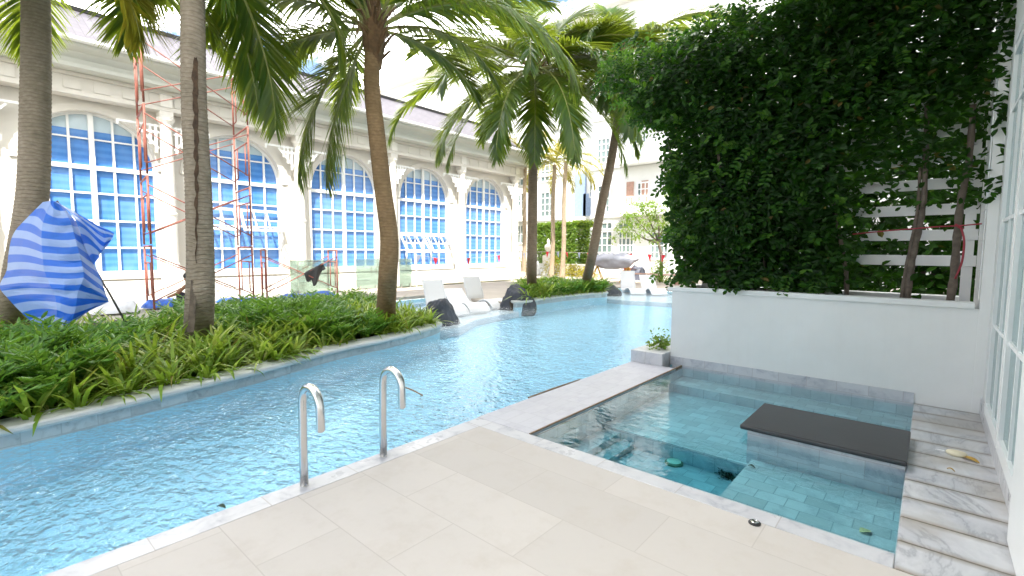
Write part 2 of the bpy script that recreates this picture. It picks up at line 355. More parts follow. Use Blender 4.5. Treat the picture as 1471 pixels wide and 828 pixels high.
def stained_marble():
    m, nt, out = newmat('stained_marble_slabs'); g = N(nt)
    ob = g.coords().outputs['Object']
    sep = g.add('ShaderNodeSeparateXYZ', {0: ob})
    warp = g.math('MULTIPLY', g.math('SUBTRACT', g.noise(ob, 3.0, 5).outputs[0], 0.5), 0.035)
    yy = g.math('DIVIDE', g.math('ADD', sep.outputs[1], -3.03), 0.322)
    idx = g.math('FLOOR', yy)
    fr = g.math('FRACT', yy)
    edge = g.math('MINIMUM', fr, g.math('SUBTRACT', 1.0, fr))
    wf = g.math('FRACT', g.math('ADD', yy, g.math('MULTIPLY', warp, 3.0)))
    wedge = g.math('MINIMUM', wf, g.math('SUBTRACT', 1.0, wf))
    joint = g.ramp(edge, [(0.0, (1,1,1)), (0.012, (1,1,1)), (0.02, (0,0,0))])
    near = g.ramp(wedge, [(0.0, (1,1,1)), (0.05, (0.55,)*3), (0.17, (0,0,0))])
    sh = g.add('ShaderNodeCombineXYZ', {0: g.math('MULTIPLY', idx, 3.7), 1: idx, 2: g.math('MULTIPLY', idx, 1.3)}).outputs[0]
    p = g.add('ShaderNodeVectorMath', {0: ob, 1: sh}, operation='ADD').outputs[0]
    nz = g.noise(g.mapping(p, rot=(0,0,0.9), sc=(1.5, 0.75, 1)), 1.5, 9, 0.6, 1.0).outputs[0]
    d = g.math('ABSOLUTE', g.math('SUBTRACT', nz, 0.5))
    v = g.ramp(d, [(0.0, (1,1,1)), (0.02, (0.4,)*3), (0.1, (0,0,0))])
    n2 = g.noise(g.mapping(p, rot=(0,0,0.7), sc=(1.3, 0.7, 1)), 2.0, 6, 0.6, 0.4).outputs[0]
    f2 = g.ramp(n2, [(0.42, (0,0,0)), (0.68, (1,1,1))])
    c = g.mix(g.math('MULTIPLY', f2, 0.5), (0.57, 0.575, 0.59), (0.34, 0.36, 0.41))
    c = g.mix(g.math('MULTIPLY', v, 0.55), c, (0.20, 0.215, 0.25))
    n3 = g.noise(ob, 2.0, 6, 0.7).outputs[0]
    st = g.math('MULTIPLY', near, g.ramp(n3, [(0.30, (0,0,0)), (0.52, (1,1,1))]))
    c = g.mix(g.math('MULTIPLY', st, 0.9), c, (0.22, 0.175, 0.115))
    # a browner slab where the soap lies
    far = g.math('MULTIPLY', g.ramp(g.noise(ob, 1.3, 4).outputs[0], [(0.5, (0,0,0)), (0.62, (1,1,1))]), 0.4)
    c = g.mix(far, c, (0.34, 0.28, 0.20))
    c = g.mix(joint, c, (0.12, 0.10, 0.08))
    nrm = g.bump(g.math('SUBTRACT', 1.0, joint), 0.3, 0.004)
    nt.links.new(g.bsdf(color=c, rough=0.32, normal=nrm, spec=0.5), out.inputs[0]); return m
M['marble_slab'] = stained_marble()

def glassmat(name, tint):
    m, nt, out = newmat(name); g = N(nt)
    fr = g.add('ShaderNodeFresnel', {'IOR': 1.5}).outputs[0]
    f = g.math('ADD', g.math('MULTIPLY', fr, 0.8), 0.03)
    t = g.add('ShaderNodeBsdfTransparent', {'Color': (*tint, 1)})
    gl = g.add('ShaderNodeBsdfGlossy', {'Color': (0.9, 1, 0.95, 1), 'Roughness': 0.03})
    df = g.add('ShaderNodeBsdfDiffuse', {'Color': (0.55, 0.75, 0.66, 1)})
    a = g.add('ShaderNodeMixShader', {0: 0.05, 1: t.outputs[0], 2: df.outputs[0]})
    b = g.add('ShaderNodeMixShader', {0: f, 1: a.outputs[0], 2: gl.outputs[0]})
    nt.links.new(b.outputs[0], out.inputs[0]); return m
M['glass'] = glassmat('green_tinted_glass', (0.91, 0.97, 0.94))

# ------------------------------------------------------------------ mesh builder
class MB:
    def __init__(s): s.v = []; s.f = []; s.m = []; s.mi = 0
    def quad(s, a, b, c, d):
        i = len(s.v); s.v += [tuple(a), tuple(b), tuple(c), tuple(d)]; s.f.append((i, i+1, i+2, i+3)); s.m.append(s.mi)
    def tri(s, a, b, c):
        i = len(s.v); s.v += [tuple(a), tuple(b), tuple(c)]; s.f.append((i, i+1, i+2)); s.m.append(s.mi)
    def face(s, idx): s.f.append(tuple(idx)); s.m.append(s.mi)
    def box(s, x0, x1, y0, y1, z0, z1):
        i = len(s.v)
        s.v += [(x0,y0,z0),(x1,y0,z0),(x1,y1,z0),(x0,y1,z0),(x0,y0,z1),(x1,y0,z1),(x1,y1,z1),(x0,y1,z1)]
        for q in ((0,3,2,1),(4,5,6,7),(0,1,5,4),(1,2,6,5),(2,3,7,6),(3,0,4,7)): s.face([i+k for k in q])
        return s
    def obox(s, c, ax, ay, az):
        """box with centre and three half-axis vectors"""
        c, ax, ay, az = map(Vector, (c, ax, ay, az)); i = len(s.v)
        for sz in (-1, 1):
            for sx, sy in ((-1,-1),(1,-1),(1,1),(-1,1)): s.v.append(tuple(c + ax*sx + ay*sy + az*sz))
        for q in ((0,3,2,1),(4,5,6,7),(0,1,5,4),(1,2,6,5),(2,3,7,6),(3,0,4,7)): s.face([i+k for k in q])
    def beam(s, a, b, w, h, up=(0,0,1)):
        a, b = Vector(a), Vector(b); t = (b-a); L = t.length; t /= L
        u = Vector(up); x = t.cross(u)
        if x.length < 1e-4: x = t.cross(Vector((1,0,0)))
        x.normalize(); y = x.cross(t)
        s.obox((a+b)/2, t*L/2, x*w/2, y*h/2)
    def tube(s, pts, rad, n=8, cap=True):
        pts = [Vector(p) for p in pts]
        if not hasattr(rad, '__len__'): rad = [rad]*len(pts)
        i0 = len(s.v); prev = None
        for k, p in enumerate(pts):
            t = (pts[min(k+1, len(pts)-1)] - pts[max(k-1, 0)]).normalized()
            if prev is None:
                x = t.cross(Vector((0,0,1)))
                if x.length < 1e-3: x = t.cross(Vector((1,0,0)))
            else: x = prev - t*prev.dot(t)
            x.normalize(); prev = x; y = t.cross(x)
            for j in range(n):
                a = 2*math.pi*j/n
                s.v.append(tuple(p + (x*math.cos(a) + y*math.sin(a))*rad[k]))
        for k in range(len(pts)-1):
            for j in range(n):
                a = i0+k*n+j; b = i0+k*n+(j+1) % n
                s.face((a, b, b+n, a+n))
        if cap:
            s.face([i0+j for j in range(n)][::-1]); s.face([i0+(len(pts)-1)*n+j for j in range(n)])
        return s
    def lathe(s, prof, c=(0,0,0), n=20):
        i0 = len(s.v); c = Vector(c)
        for r, z in prof:
            for j in range(n):
                a = 2*math.pi*j/n; s.v.append((c.x+r*math.cos(a), c.y+r*math.sin(a), c.z+z))
        for k in range(len(prof)-1):
            for j in range(n):
                a = i0+k*n+j; b = i0+k*n+(j+1) % n; s.face((a, b, b+n, a+n))
        s.face([i0+j for j in range(n)][::-1]); s.face([i0+(len(prof)-1)*n+j for j in range(n)])
        return s
    def prism(s, poly, z0, z1):
        i = len(s.v); n = len(poly)
        s.v += [(p[0], p[1], z0) for p in poly] + [(p[0], p[1], z1) for p in poly]
        s.face([i+k for k in range(n)][::-1]); s.face([i+n+k for k in range(n)])
        for k in range(n): s.face((i+k, i+(k+1) % n, i+n+(k+1) % n, i+n+k))
        return s
    def leaf(s, p, d, nrm, L, w, fold=0.25):
        p, d, nrm = Vector(p), Vector(d), Vector(nrm)
        d.normalize(); x = d.cross(nrm)
        if x.length < 1e-4: x = d.cross(Vector((0.3,0.2,1)))
        x.normalize(); u = x.cross(d)
        i = len(s.v)
        s.v += [tuple(p), tuple(p+d*L*.35+x*w*.42+u*w*fold), tuple(p+d*L*.72+x*w*.45+u*w*fold), tuple(p+d*L-u*L*.08),
                tuple(p+d*L*.72-x*w*.45+u*w*fold), tuple(p+d*L*.35-x*w*.42+u*w*fold)]
        s.face((i, i+1, i+2, i+3)); s.face((i, i+3, i+4, i+5))
    def strip(s, pts, ws, side):
        """ribbon along pts, half widths ws along side vectors"""
        i = len(s.v)
        for p, w, x in zip(pts, ws, side):
            s.v += [tuple(p - x*w), tuple(p + x*w)]
        for k in range(len(pts)-1):
            a = i+2*k; s.face((a, a+1, a+3, a+2))
    def build(s, name, mats, parent=None, smooth=False, uv=True, loc=None):
        me = bpy.data.meshes.new(name)
        me.from_pydata(s.v, [], s.f)
        if not isinstance(mats, (list, tuple)): mats = [mats]
        for m in mats: me.materials.append(m)
        if len(mats) > 1: me.polygons.foreach_set('material_index', s.m)
        if smooth: me.polygons.foreach_set('use_smooth', [True]*len(me.polygons))
        if uv and len(s.f) < 6000:
            ul = me.uv_layers.new(name='UVMap')
            for p in me.polygons:
                n = p.normal; ax = max(range(3), key=lambda k: abs(n[k]))
                for li in p.loop_indices:
                    c = me.vertices[me.loops[li].vertex_index].co
                    ul.data[li].uv = (c.x, c.y) if ax == 2 else ((c.y, c.z) if ax == 0 else (c.x, c.z))
        me.update()
        o = bpy.data.objects.new(name, me); col.objects.link(o)
        if loc is not None: o.location = loc
        if parent is not None: o.parent = parent
        return o

def tag(o, label=None, cat=None, group=None, kind=None):
    if label: o['label'] = label
    if cat: o['category'] = cat
    if group: o['group'] = group
    if kind: o['kind'] = kind
    return o
def thing(name, label, cat, loc=(0,0,0), group=None):
    o = bpy.data.objects.new(name, None); o.location = loc; o.empty_display_size = 0.2
    col.objects.link(o); return tag(o, label, cat, group)
def bevel(o, w=0.01, seg=2):
    m = o.modifiers.new('bevel', 'BEVEL'); m.width = w; m.segments = seg; m.limit_method = 'ANGLE'; m.angle_limit = R_(40)
    return o
def local(o):
    """children are modelled in world metres: cancel the Empty's place"""
    for c in o.children: c.matrix_parent_inverse = o.matrix_basis.inverted()
def copy_tree(o, parent=None):
    c = o.copy(); col.objects.link(c)
    if parent is not None: c.parent = parent
    for ch in list(o.children): copy_tree(ch, c)
    return c
def smoothcurve(pts, n=8):
    """Catmull-Rom through points"""
    P = [Vector(p) for p in pts]; P = [P[0]*2-P[1]] + P + [P[-1]*2-P[-2]]
    out = []
    for i in range(1, len(P)-2):
        a, b, c, d = P[i-1:i+3]
        for k in range(n):
            t = k/n
            out.append(0.5*((2*b)+(c-a)*t+(2*a-5*b+4*c-d)*t*t+(3*b-a-3*c+d)*t**3))
    out.append(P[-2]); return out

# ================================================================== SETTING
WZ = -0.014                                           # water level
# ---- ground: one sheet to the horizon with the pool's rectangle left open
g = MB(); X0, X1, Y0, Y1 = -12.6, 0.47, -7.0, 18.6
for (a, b, c, d) in ((-500, X0, -500, 900), (X1, 500, -500, 900), (X0, X1, -500, Y0), (X0, X1, Y1, 900)):
    g.quad((a, c, 0.05), (b, c, 0.05), (b, d, 0.05), (a, d, 0.05))
tag(g.build('ground', M['lawn_ground'], uv=False), kind='structure')
t = MB(); t.box(-17.2, -12.6, 9.0, 34, 0.0, 0.10); t.box(-12.6, 3.0, 18.6, 27.5, 0.0, 0.10); t.prism([(-12.6, 10.31), (-9.25, 10.31), (-9.6, 10.9), (-10.6, 12.1), (-11.7, 13.4), (-12.6, 14.5)], -0.5, 0.104); t.prism([(-12.6, 15.4), (-10.9, 15.5), (-10.9, 18.6), (-12.6, 18.6)], -0.5, 0.104)
tag(t.build('terrace_paving', M['terrace']), kind='structure')
t = MB(); t.box(-16.6, -16.2, 11.0, 21.0, 0.1, 0.125)
tag(t.build('gravel_strip', simple('mossy_gravel', (0.12, 0.13, 0.07), 0.95, 0.5, 9)), kind='structure')

# ---- main pool: floor and side walls
p = MB()
for (ya, yb, fa, fb) in ((Y0, 5.0, -0.36, -0.36), (5.0, 9.0, -0.36, -0.30), (9.0, Y1, -0.30, -0.28)):
    p.quad((-5.9, ya, fa), (-2.6, ya, -0.72), (-2.6, yb, -0.72 if yb < 9 else -0.5), (-5.9, yb, fb))
    p.quad((X0, ya, fa+.04), (-5.9, ya, fa), (-5.9, yb, fb), (X0, yb, fb+.04))
for (a, b) in (((X0, Y0), (X0, Y1)), ((X0, Y1), (-2.70, Y1)), ((-2.70, Y1), (-2.70, 6.5)), ((-3.188, 6.5), (-3.188, Y0)), ((-2.6, Y0), (X0, Y0)), ((-2.6, 6.38), (-3.19, 6.38))):
    p.quad((a[0], a[1], -0.98), (b[0], b[1], -0.98), (b[0], b[1], -0.004), (a[0], a[1], -0.004))
tag(p.build('pool_floor', M['pool_tile']), kind='structure')
# shallow shelves for the loungers
s_ = MB()
s_.prism([(-11.6, 6.2), (-7.9, 6.2), (-7.9, 7.3), (-8.5, 8.4), (-8.7, 10.3), (-11.6, 10.3)], -0.97, -0.13)
s_.prism([(-11.0, 15.2), (-8.0, 15.2), (-2.72, 16.6), (-2.72, 18.59), (-11.0, 18.59)], -0.97, -0.13)
tag(s_.build('pool_shelf', tiles('white_shelf_tiles', (0.62, 0.66, 0.70), (0.5, 0.55, 0.6), 0.3, 0.3, 0.5, 0.004, 0.06, rough=0.4)), kind='structure')
w = MB(); w.box(X0 - 0.01, -2.695, Y0 - 0.01, Y1 + 0.01, -1.0, WZ)
# keep the pool water out of the deck block: L-shaped outline instead of the box
w = MB(); w.prism([(X0-.01, Y0-.01), (-3.186, Y0-.01), (-3.186, 6.38), (-2.695, 6.38), (-2.695, Y1+.01), (X0-.01, Y1+.01)], -1.0, WZ)
tag(w.build('pool_water', M['water_pool'], uv=False), kind='structure')

# ---- curbs of the planted beds
def curb(name, pts, inner_w=0.27, z=0.165):
    c = smoothcurve([(x, y, 0) for x, y in pts], 8)
    m = MB(); n = len(c); off = []
    for i, q in enumerate(c):
        tg = (c[min(i+1, n-1)] - c[max(i-1, 0)]).normalized(); nr = Vector((-tg.y, tg.x, 0)); off.append(nr)
    # profile from pool face up and over the nosing to the soil side (offset, z)
    prof = [(0.035, -0.97), (0.035, WZ), (0.035, 0.095), (0.0, 0.105), (-0.008, 0.125), (-0.004, 0.15), (0.012, z), (inner_w, z+0.012), (inner_w+0.01, -0.1)]
    i0 = 0
    for q, nr in zip(c, off):
        for o_, z_ in prof: m.v.append((q.x+nr.x*o_, q.y+nr.y*o_, z_))
    k = len(prof)
    for i in range(n-1):
        for j in range(k-1):
            m.mi = {0: 2, 1: 1}.get(j, 0)
            m.face((i*k+j, (i+1)*k+j, (i+1)*k+j+1, i*k+j+1))
    m.mi = 0
    m.face(list(range(k))); m.face([(n-1)*k+j for j in range(k)][::-1])
    return m.build(name, [M['curb'], M['curb_face'], M['pool_tile']], smooth=False), c
M['curb_face'] = tiles('mottled_curb_tiles', (0.46, 0.52, 0.55), (0.36, 0.41, 0.43), 0.25, 0.4, 0.0, 0.004, 0.2, vein=(0.18, 0.2, 0.22), vein_amt=0.6, rough=0.5, scale=2.5)
bed_pts = [(-5.0, -7.0), (-5.2, -3.0), (-5.42, -0.5), (-5.50, 0.3), (-5.62, 0.9), (-5.78, 1.5), (-6.02, 2.35), (-6.42, 3.5), (-6.60, 4.5), (-6.78, 5.2), (-7.12, 6.05), (-7.5, 6.35), (-8.4, 6.55), (-11.0, 6.8), (-12.6, 6.9)]
co, bed_c = curb('curb', bed_pts)
tag(co, 'long curved pale grey curb round the left planted bed', 'curb')
isl_pts = [(-12.4, 14.3), (-11.6, 13.4), (-10.5, 12.1), (-9.5, 10.9), (-8.98, 10.3), (-8.72, 10.3), (-8.68, 10.8), (-8.76, 11.7), (-8.76, 12.9), (-8.66, 14.0), (-8.45, 14.75), (-8.9, 15.2), (-10.4, 15.4), (-12.6, 15.5)]
co, isl_c = curb('curb', isl_pts)
tag(co, 'short pale grey curb round the farther planted island', 'curb')
s_ = MB()
s_.prism([(q.x-0.15, q.y) for q in bed_c if q.y < 6.1] + [(-12.6, 6.2), (-12.6, -7.0)], -0.5, 0.12)
tag(s_.build('bed_soil', M['soil'], uv=False), kind='structure')
s_ = MB()
s_.prism([(q.x-0.12, q.y + (0.05 if q.y < 11 else -0.1)) for q in isl_c], -0.5, 0.12)
tag(s_.build('island_soil', M['soil'], uv=False), kind='structure')

# ---- deck
d = MB(); d.box(-3.02, 0.46, -7, 3.03, -0.05, 0.0)
tag(d.build('deck', M['sandstone']), kind='structure')
d = MB(); d.box(-3.195, -3.0205, -7, 3.0295, -0.04, 0.002)
d.box(-3.195, -0.0605, 3.0305, 3.19, -0.04, 0.002)
o = d.build('deck_border', M['marble']); bevel(o, 0.006); tag(o, kind='structure')
d = MB(); d.box(-3.21, -2.555, 3.1905, 6.36, -0.04, 0.003)
o = d.build('ledge_between_pools', M['ledge_tiles']); bevel(o, 0.008); tag(o, kind='structure')
d = MB(); d.box(-0.0595, 0.4595, 3.0305, 6.598, -0.06, 0.003)
o = d.build('marble_walkway', M['marble_slab'], uv=False); bevel(o, 0.012, 3); tag(o, kind='structure')
d = MB(); d.box(-2.572, -2.5555, 3.192, 6.58, -0.09, 0.006)
tag(d.build('edge_strip', M['brown_trim'], uv=False), 'thin brown timber strip along the plunge pool edge beside the pale ledge', 'edge strip')
d = MB(); d.box(-3.187, -2.556, -7, 6.36, -0.99, -0.041); d.box(-2.56, 0.47, -7, 3.188, -0.99, -0.0505)
tag(d.build('deck_base', M['marble_small']), kind='structure')

# ---- plunge pool
b = MB(); x0, x1, y0, y1 = -2.5552, -0.0605, 3.1892, 6.585
zf = -0.43
b.quad((x0, y0, zf), (x1, y0, zf), (x1, y1, zf), (x0, y1, zf))
for (a, c) in (((x0, y0), (x0, y1)), ((x0, y1), (x1, y1)), ((x1, y1), (x1, y0)), ((x1, y0), (x0, y0))):
    b.quad((a[0], a[1], zf), (c[0], c[1], zf), (c[0], c[1], -0.0405), (a[0], a[1], -0.0405))
b.box(x0, -2.36, y0, 4.50, zf - .001, -0.30)
b.box(x0, -2.20, y0, 4.50, zf - .002, -0.37)
b.box(x0, x1, 4.46, y1, zf - .003, -0.27)
b.box(x0, x1, 6.15, y1, zf - .004, -0.16)
b.box(-1.09, x1, y0, 4.462, zf - .005, -0.21)
tag(b.build('plunge_basin', M['basin']), kind='structure')
w = MB(); w.box(x0 + .001, x1 - .001, y0 + .001, y1 + .012, zf - 0.02, WZ + 0.004)
tag(w.build('plunge_water', M['water_plunge'], uv=False), kind='structure')
# bench in the plunge pool
bt = thing('pool_bench', 'long black slate topped bench standing in the plunge pool', 'bench', (-0.62, 4.9, -0.27))
m = MB(); m.box(-1.145, -0.062, 4.50, 5.24, -0.2695, 0.035); m.build('base', M['marble_small'], bt)
m = MB(); m.box(-1.20, -0.052, 4.455, 5.275, 0.036, 0.078); bevel(m.build('slab', M['slate'], bt, uv=False), 0.014, 3)
local(bt)

# ---- planter wall, trellis, side wall
pw = thing('planter_wall', 'low white planter wall with a projecting cap behind the plunge pool', 'planter wall', (-1.2, 7.0, 0))
m = MB(); m.box(-2.74, 0.46, 6.6, 6.70, -0.9, 1.045); m.box(-2.74, 0.46, 7.42, 7.52, -0.9, 1.045); m.box(-2.74, -2.64, 6.7, 7.42, -0.9, 1.045)
m.build('wall', M['white_wall'], pw, uv=False)
m = MB(); m.box(-2.795, 0.348, 6.565, 6.72, 1.0455, 1.108); m.box(-2.795, -2.62, 6.72, 7.55, 1.0455, 1.108); m.box(-2.62, 0.348, 7.40, 7.55, 1.0455, 1.108)
bevel(m.build('cap', M['white_wall'], pw, uv=False), 0.006)
m = MB(); m.box(-2.735, -0.061, 6.586, 6.5985, -0.3, 0.113); m.build('skirting', M['marble_small'], pw)
m = MB(); m.box(-2.64, 0.40, 6.70, 7.42, 0.3, 0.93); m.build('soil', M['soil'], pw, uv=False)
local(pw)
tr = thing('trellis', 'white horizontal slat trellis standing in the planter behind the vine', 'trellis', (-1.2, 7.37, 0.93))
m = MB()
for x in (-2.55, -1.35, 0.25): m.box(x-0.045, x+0.045, 7.352, 7.40, 0.9, 4.55)

for x in (-2.55, -1.05, 0.30):
    q = MB(); q.box(x-0.045, x+0.045, 7.353, 7.40, 0.9, 4.55); q.build('post', M['white_gloss'], tr, uv=False)
for k in range(12):
    z = 1.20 + 0.289*k
    q = MB(); q.box(-2.62, 0.37, 7.322, 7.351, z+0.26, z+0.385) if False else q.box(-2.62, 0.37, 7.322, 7.351, z+0.262, z+0.382)
    bevel(q.build('slat', M['white_gloss'], tr, uv=False), 0.004)
local(tr)
bl = MB(); bl.box(-3.225, -2.742, 6.34, 7.3, -0.9, 0.175)
bevel(bl.build('step_block', M['marble']), 0.01)
tag(bpy.data.objects['step_block'], 'pale stone block at the end of the ledge against the white planter wall', 'stone block')

# ---- the villa whose windows line the right side (its height shades the deck and the pool)
vl = thing('villa_building', 'white villa wall with tall french windows along the right edge', 'building', (5, 0, 0))
m = MB()
m.box(0.46, 16, -30, 6.58, -0.9, 27.0); m.box(4.2, 18, 6.6, 26, -0.9, 27.0); m.box(0.382, 0.47, 6.581, 7.5, -0.9, 6.2) 
m.box(0.464, 4.3, 6.5, 7.5, 6.2, 26.9)
m.build('wall', M['white_wall'], vl, uv=False)
m = MB()
for k in range(1, 8): m.box(0.40, 0.459, -14, 6.5, 3.4*k+0.9, 3.4*k+1.1)
m.build('string_course', M['white_gloss'], vl, uv=False)
m = MB(); m.box(-2.5, 0.459, -8, 7.25, 5.32, 5.5); m.build('balcony', M['white_wall'], vl, uv=False)
m = MB()
for k in range(11): m.box(0.374, 0.3815, 6.72, 7.32, 1.13+0.19*k*1.6, 1.13+0.19*k*1.6+0.297)
m.build('shiplap', M['white_gloss'], vl, uv=False)
m = MB()
for k in range(22): m.box(0.442, 0.4595, 3.72+0.13*k, 3.72+0.13*k+0.126, 0.0035, 0.165)
m.build('skirting', M['marble'], vl)
def french_window(y0, y1, z0=0.20, z1=3.3, cols=2, zb=0.75):
    f = MB(); x = 0.43
    fw = 0.06
    f.box(x-.01, 0.4595, y0, y0+fw, z0, z1); f.box(x-.01, 0.4595, y1-fw, y1, z0, z1)
    f.box(x-.008, 0.4595, y0+fw, y1-fw, z0, z0+0.10); f.box(x-.008, 0.4595, y0+fw, y1-fw, z1-0.07, z1)
    for k in range(1, cols):
        yy = y0+(y1-y0)*k/cols; f.box(x, 0.4595, yy-0.014, yy+0.014, z0+.1, z1-.07)
    for zz in (0.98, 1.88, 2.78): f.box(x+.002, 0.4595, y0+fw, y1-fw, zz-0.014, zz+0.014)
    o = f.build('window', M['white_gloss'], vl, uv=False)
    q = MB(); q.box(0.446, 0.4592, y0+.02, y1-.02, z0+.02, z1-.02); q.build('pane', M['pane_teal'], o, uv=False)
for k in range(3): french_window(4.84-1.06*k, 4.84-1.06*k+1.0)
m = MB(); m.box(0.425, 0.4585, 5.86, 5.91, 0.17, 3.34); m.box(0.425, 0.4585, 1.5, 5.91, 3.341, 3.42)
m.build('window_casing', M['white_gloss'], vl, uv=False)
m = MB(); m.box(0.395, 0.425, 1.9, 3.70, 0.02, 2.6); bevel(m.build('door', M['white_gloss'], vl, uv=False), 0.012, 3)
local(vl)

# ================================================================== CLUBHOUSE on the left
cb = thing('clubhouse', 'cream clubhouse with blue screened arched windows and lavender tiled roof', 'building', (-19, 9, 0))
XW, XG, XC = -18.0, -18.26, -17.7                      # wall face, glass, column line
bays = [2.33 + 4.06*k for k in range(-1, 5)]
bnds = [(b_-2.03, b_+2.03) for b_ in bays]
bays[1] = 2.66
HW, SP, SILL, TOP = 1.48, 3.97, 0.86, 6.3
m = MB()
def wallq(ya, yb, za, zb): m.quad((XW, ya, za), (XW, yb, za), (XW, yb, zb), (XW, ya, zb))
wallq(-14, bays[0]-2.03, 0, TOP)
arch = [(HW*math.cos(math.pi - math.pi*i/28), SP + HW*math.sin(math.pi*i/28)) for i in range(29)]
for yc, (ba, bb_) in zip(bays, bnds):
    wallq(ba, yc-HW, 0, TOP); wallq(yc+HW, bb_, 0, TOP); wallq(yc-HW, yc+HW, 0, SILL)
    for (a, za), (b_, zb) in zip(arch[:-1], arch[1:]):
        m.quad((XW, yc+a, za), (XW, yc+b_, zb), (XW, yc+b_, TOP), (XW, yc+a, TOP))
        m.quad((XW, yc+a, za), (XG-.05, yc+a, za), (XG-.05, yc+b_, zb), (XW, yc+b_, zb))
    m.quad((XW, yc-HW, SILL), (XG-.05, yc-HW, SILL), (XG-.05, yc-HW, SP), (XW, yc-HW, SP))
    m.quad((XW, yc+HW, SILL), (XW, yc+HW, SP), (XG-.05, yc+HW, SP), (XG-.05, yc+HW, SILL))
    m.quad((XW, yc-HW, SILL), (XW, yc+HW, SILL), (XG-.05, yc+HW, SILL), (XG-.05, yc-HW, SILL))
ye = bays[-1]+2.03
wallq(ye, ye+0.5, 0, TOP); ye += 0.5
m.quad((XW, ye, 0), (-40, ye, 0), (-40, ye, TOP), (XW, ye, TOP)); m.quad((XW, -14, 0), (XW, -14, TOP), (-40, -14, TOP), (-40, -14, 0))
m.quad((-18.6, -14, 0), (-18.6, ye, 0), (-18.6, ye, TOP), (-18.6, -14, TOP))
m.build('wall', M['cream'], cb)
m = MB(); m.box(-17.96, -17.45, -14, ye+.1, 0.0, 0.42); m.box(-17.98, -17.72, -14, ye+.05, 0.4205, 0.66)
for yc in bays: m.box(-17.99, -17.86, yc-HW-.1, yc+HW+.1, 0.72, 0.855)
bevel(m.build('plinth', M['stone_white'], cb), 0.015)
for yc in bays:                                        # arch moulding round each window
    m = MB()
    for (a, za), (b_, zb) in zip(arch[:-1], arch[1:]):
        k = 1.13
        P = [(yc+a, za), (yc+b_, zb), (yc+b_*k, SP+(zb-SP)*k), (yc+a*k, SP+(za-SP)*k)]
        m.quad(*[(XW+.045, y, z) for y, z in P]); m.quad((XW, P[2][0], P[2][1]), (XW+.045, P[2][0], P[2][1]), (XW+.045, P[3][0], P[3][1]), (XW, P[3][0], P[3][1]))
        m.quad((XW, P[0][0], P[0][1]), (XW+.045, P[0][0], P[0][1]), (XW+.045, P[1][0], P[1][1]), (XW, P[1][0], P[1][1]))
    m.build('arch_moulding', M['cream'], cb, uv=False)
# entablature, cornice, roof: extruded profiles along the facade
def extr(prof, y0, y1, mat, name, smooth=False):
    q = MB(); k = len(prof)
    q.v = [(x, y0, z) for x, z in prof] + [(x, y1, z) for x, z in prof]
    for i in range(k): q.face((i, (i+1) % k, k+(i+1) % k, k+i))
    q.face(list(range(k))); q.face([k+i for i in range(k)][::-1])
    return q.build(name, mat, cb)
ye2 = ye + 0.35
extr([(-17.98, 5.72), (-17.52, 5.72), (-17.52, 5.83), (-17.58, 5.84), (-17.58, 6.20), (-17.50, 6.21), (-17.50, 6.30), (-17.98, 6.30)], -14, ye2-.3, M['cream'], 'entablature')
fr = MB()
y = -6.0
while y < ye: fr.box(-17.579, -17.555, y, y+0.36, 5.87, 6.17); y += 0.62
fr.build('frieze_trim', M['cream'], cb)
extr([(-17.98, 6.305), (-17.25, 6.305), (-17.10, 6.33), (-17.10, 6.42), (-17.22, 6.43), (-17.19, 6.57), (-17.08, 6.72), (-16.90, 6.82), (-16.88, 6.90), (-17.98, 6.90)], -14, ye2, M['cornice'], 'cornice')
extr([(-16.72, 6.905), (-16.68, 6.92), (-16.68, 6.99), (-17.05, 7.0), (-17.98, 7.0), (-17.98, 6.905)], -14, ye2+.05, M['white_gloss'], 'gutter')
extr([(-17.15, 7.003), (-20.0, 8.80), (-40, 8.80), (-40, 7.003)], -14, ye2, M['roof'], 'roof')
extr([(-19.96, 8.80), (-19.90, 8.90), (-20.1, 8.95), (-20.2, 8.806)], -14, ye2, M['dark_iron'], 'ridge')
# columns
for k, yc in enumerate(bays):
    y = bnds[k][1] - .03
    q = MB(); q.box(XC-.27, XC+.23, y-.25, y+.25, 0.424, 1.0)
    cm = q.build('column', M['stone_white'], cb)
    q = MB(); q.lathe([(0.24, 1.001), (0.24, 1.08), (0.20, 1.11), (0.20, 1.16), (0.178, 1.2), (0.183, 2.6), (0.18, 2.62), (0.205, 2.65), (0.205, 2.70), (0.175, 2.73), (0.155, 5.2), (0.17, 5.22), (0.18, 5.30), (0.16, 5.33), (0.20, 5.42), (0.23, 5.47), (0.23, 5.54)], (XC, y, 0), 20)
    q.build('shaft', M['stone_white'], cm, smooth=False)
    q = MB(); q.box(XC-.26, XC+.17, y-.17, y+.17, 5.541, 5.72); q.box(XC-.2, XC+.185, y-.15, y+.15, 5.84, 6.2); q.build('capital', M['stone_white'], cm)
    for sgn in (-1, 1):
        q = MB()
        q.beam((XC, y+sgn*.18, 5.28), (XC, y+sgn*1.15, 5.28), 0.05, 0.06)
        q.beam((XC, y+sgn*.18, 5.10), (XC, y+sgn*.62, 5.10), 0.05, 0.05)
        for j, (dy, zz) in enumerate(((.26, 4.5), (.40, 4.72), (.54, 4.92))): q.beam((XC, y+sgn*dy, 5.32), (XC, y+sgn*dy, zz), 0.06, 0.06)
        q.beam((XC, y+sgn*.2, 4.62), (XC, y+sgn*.72, 5.22), 0.045, 0.05)
        q.tube([(XC, y+sgn*1.15, 5.30), (XC, y+sgn*1.15, 5.16)], 0.035, 6)
        q.build('bracket', M['white_gloss'], cm, uv=False)
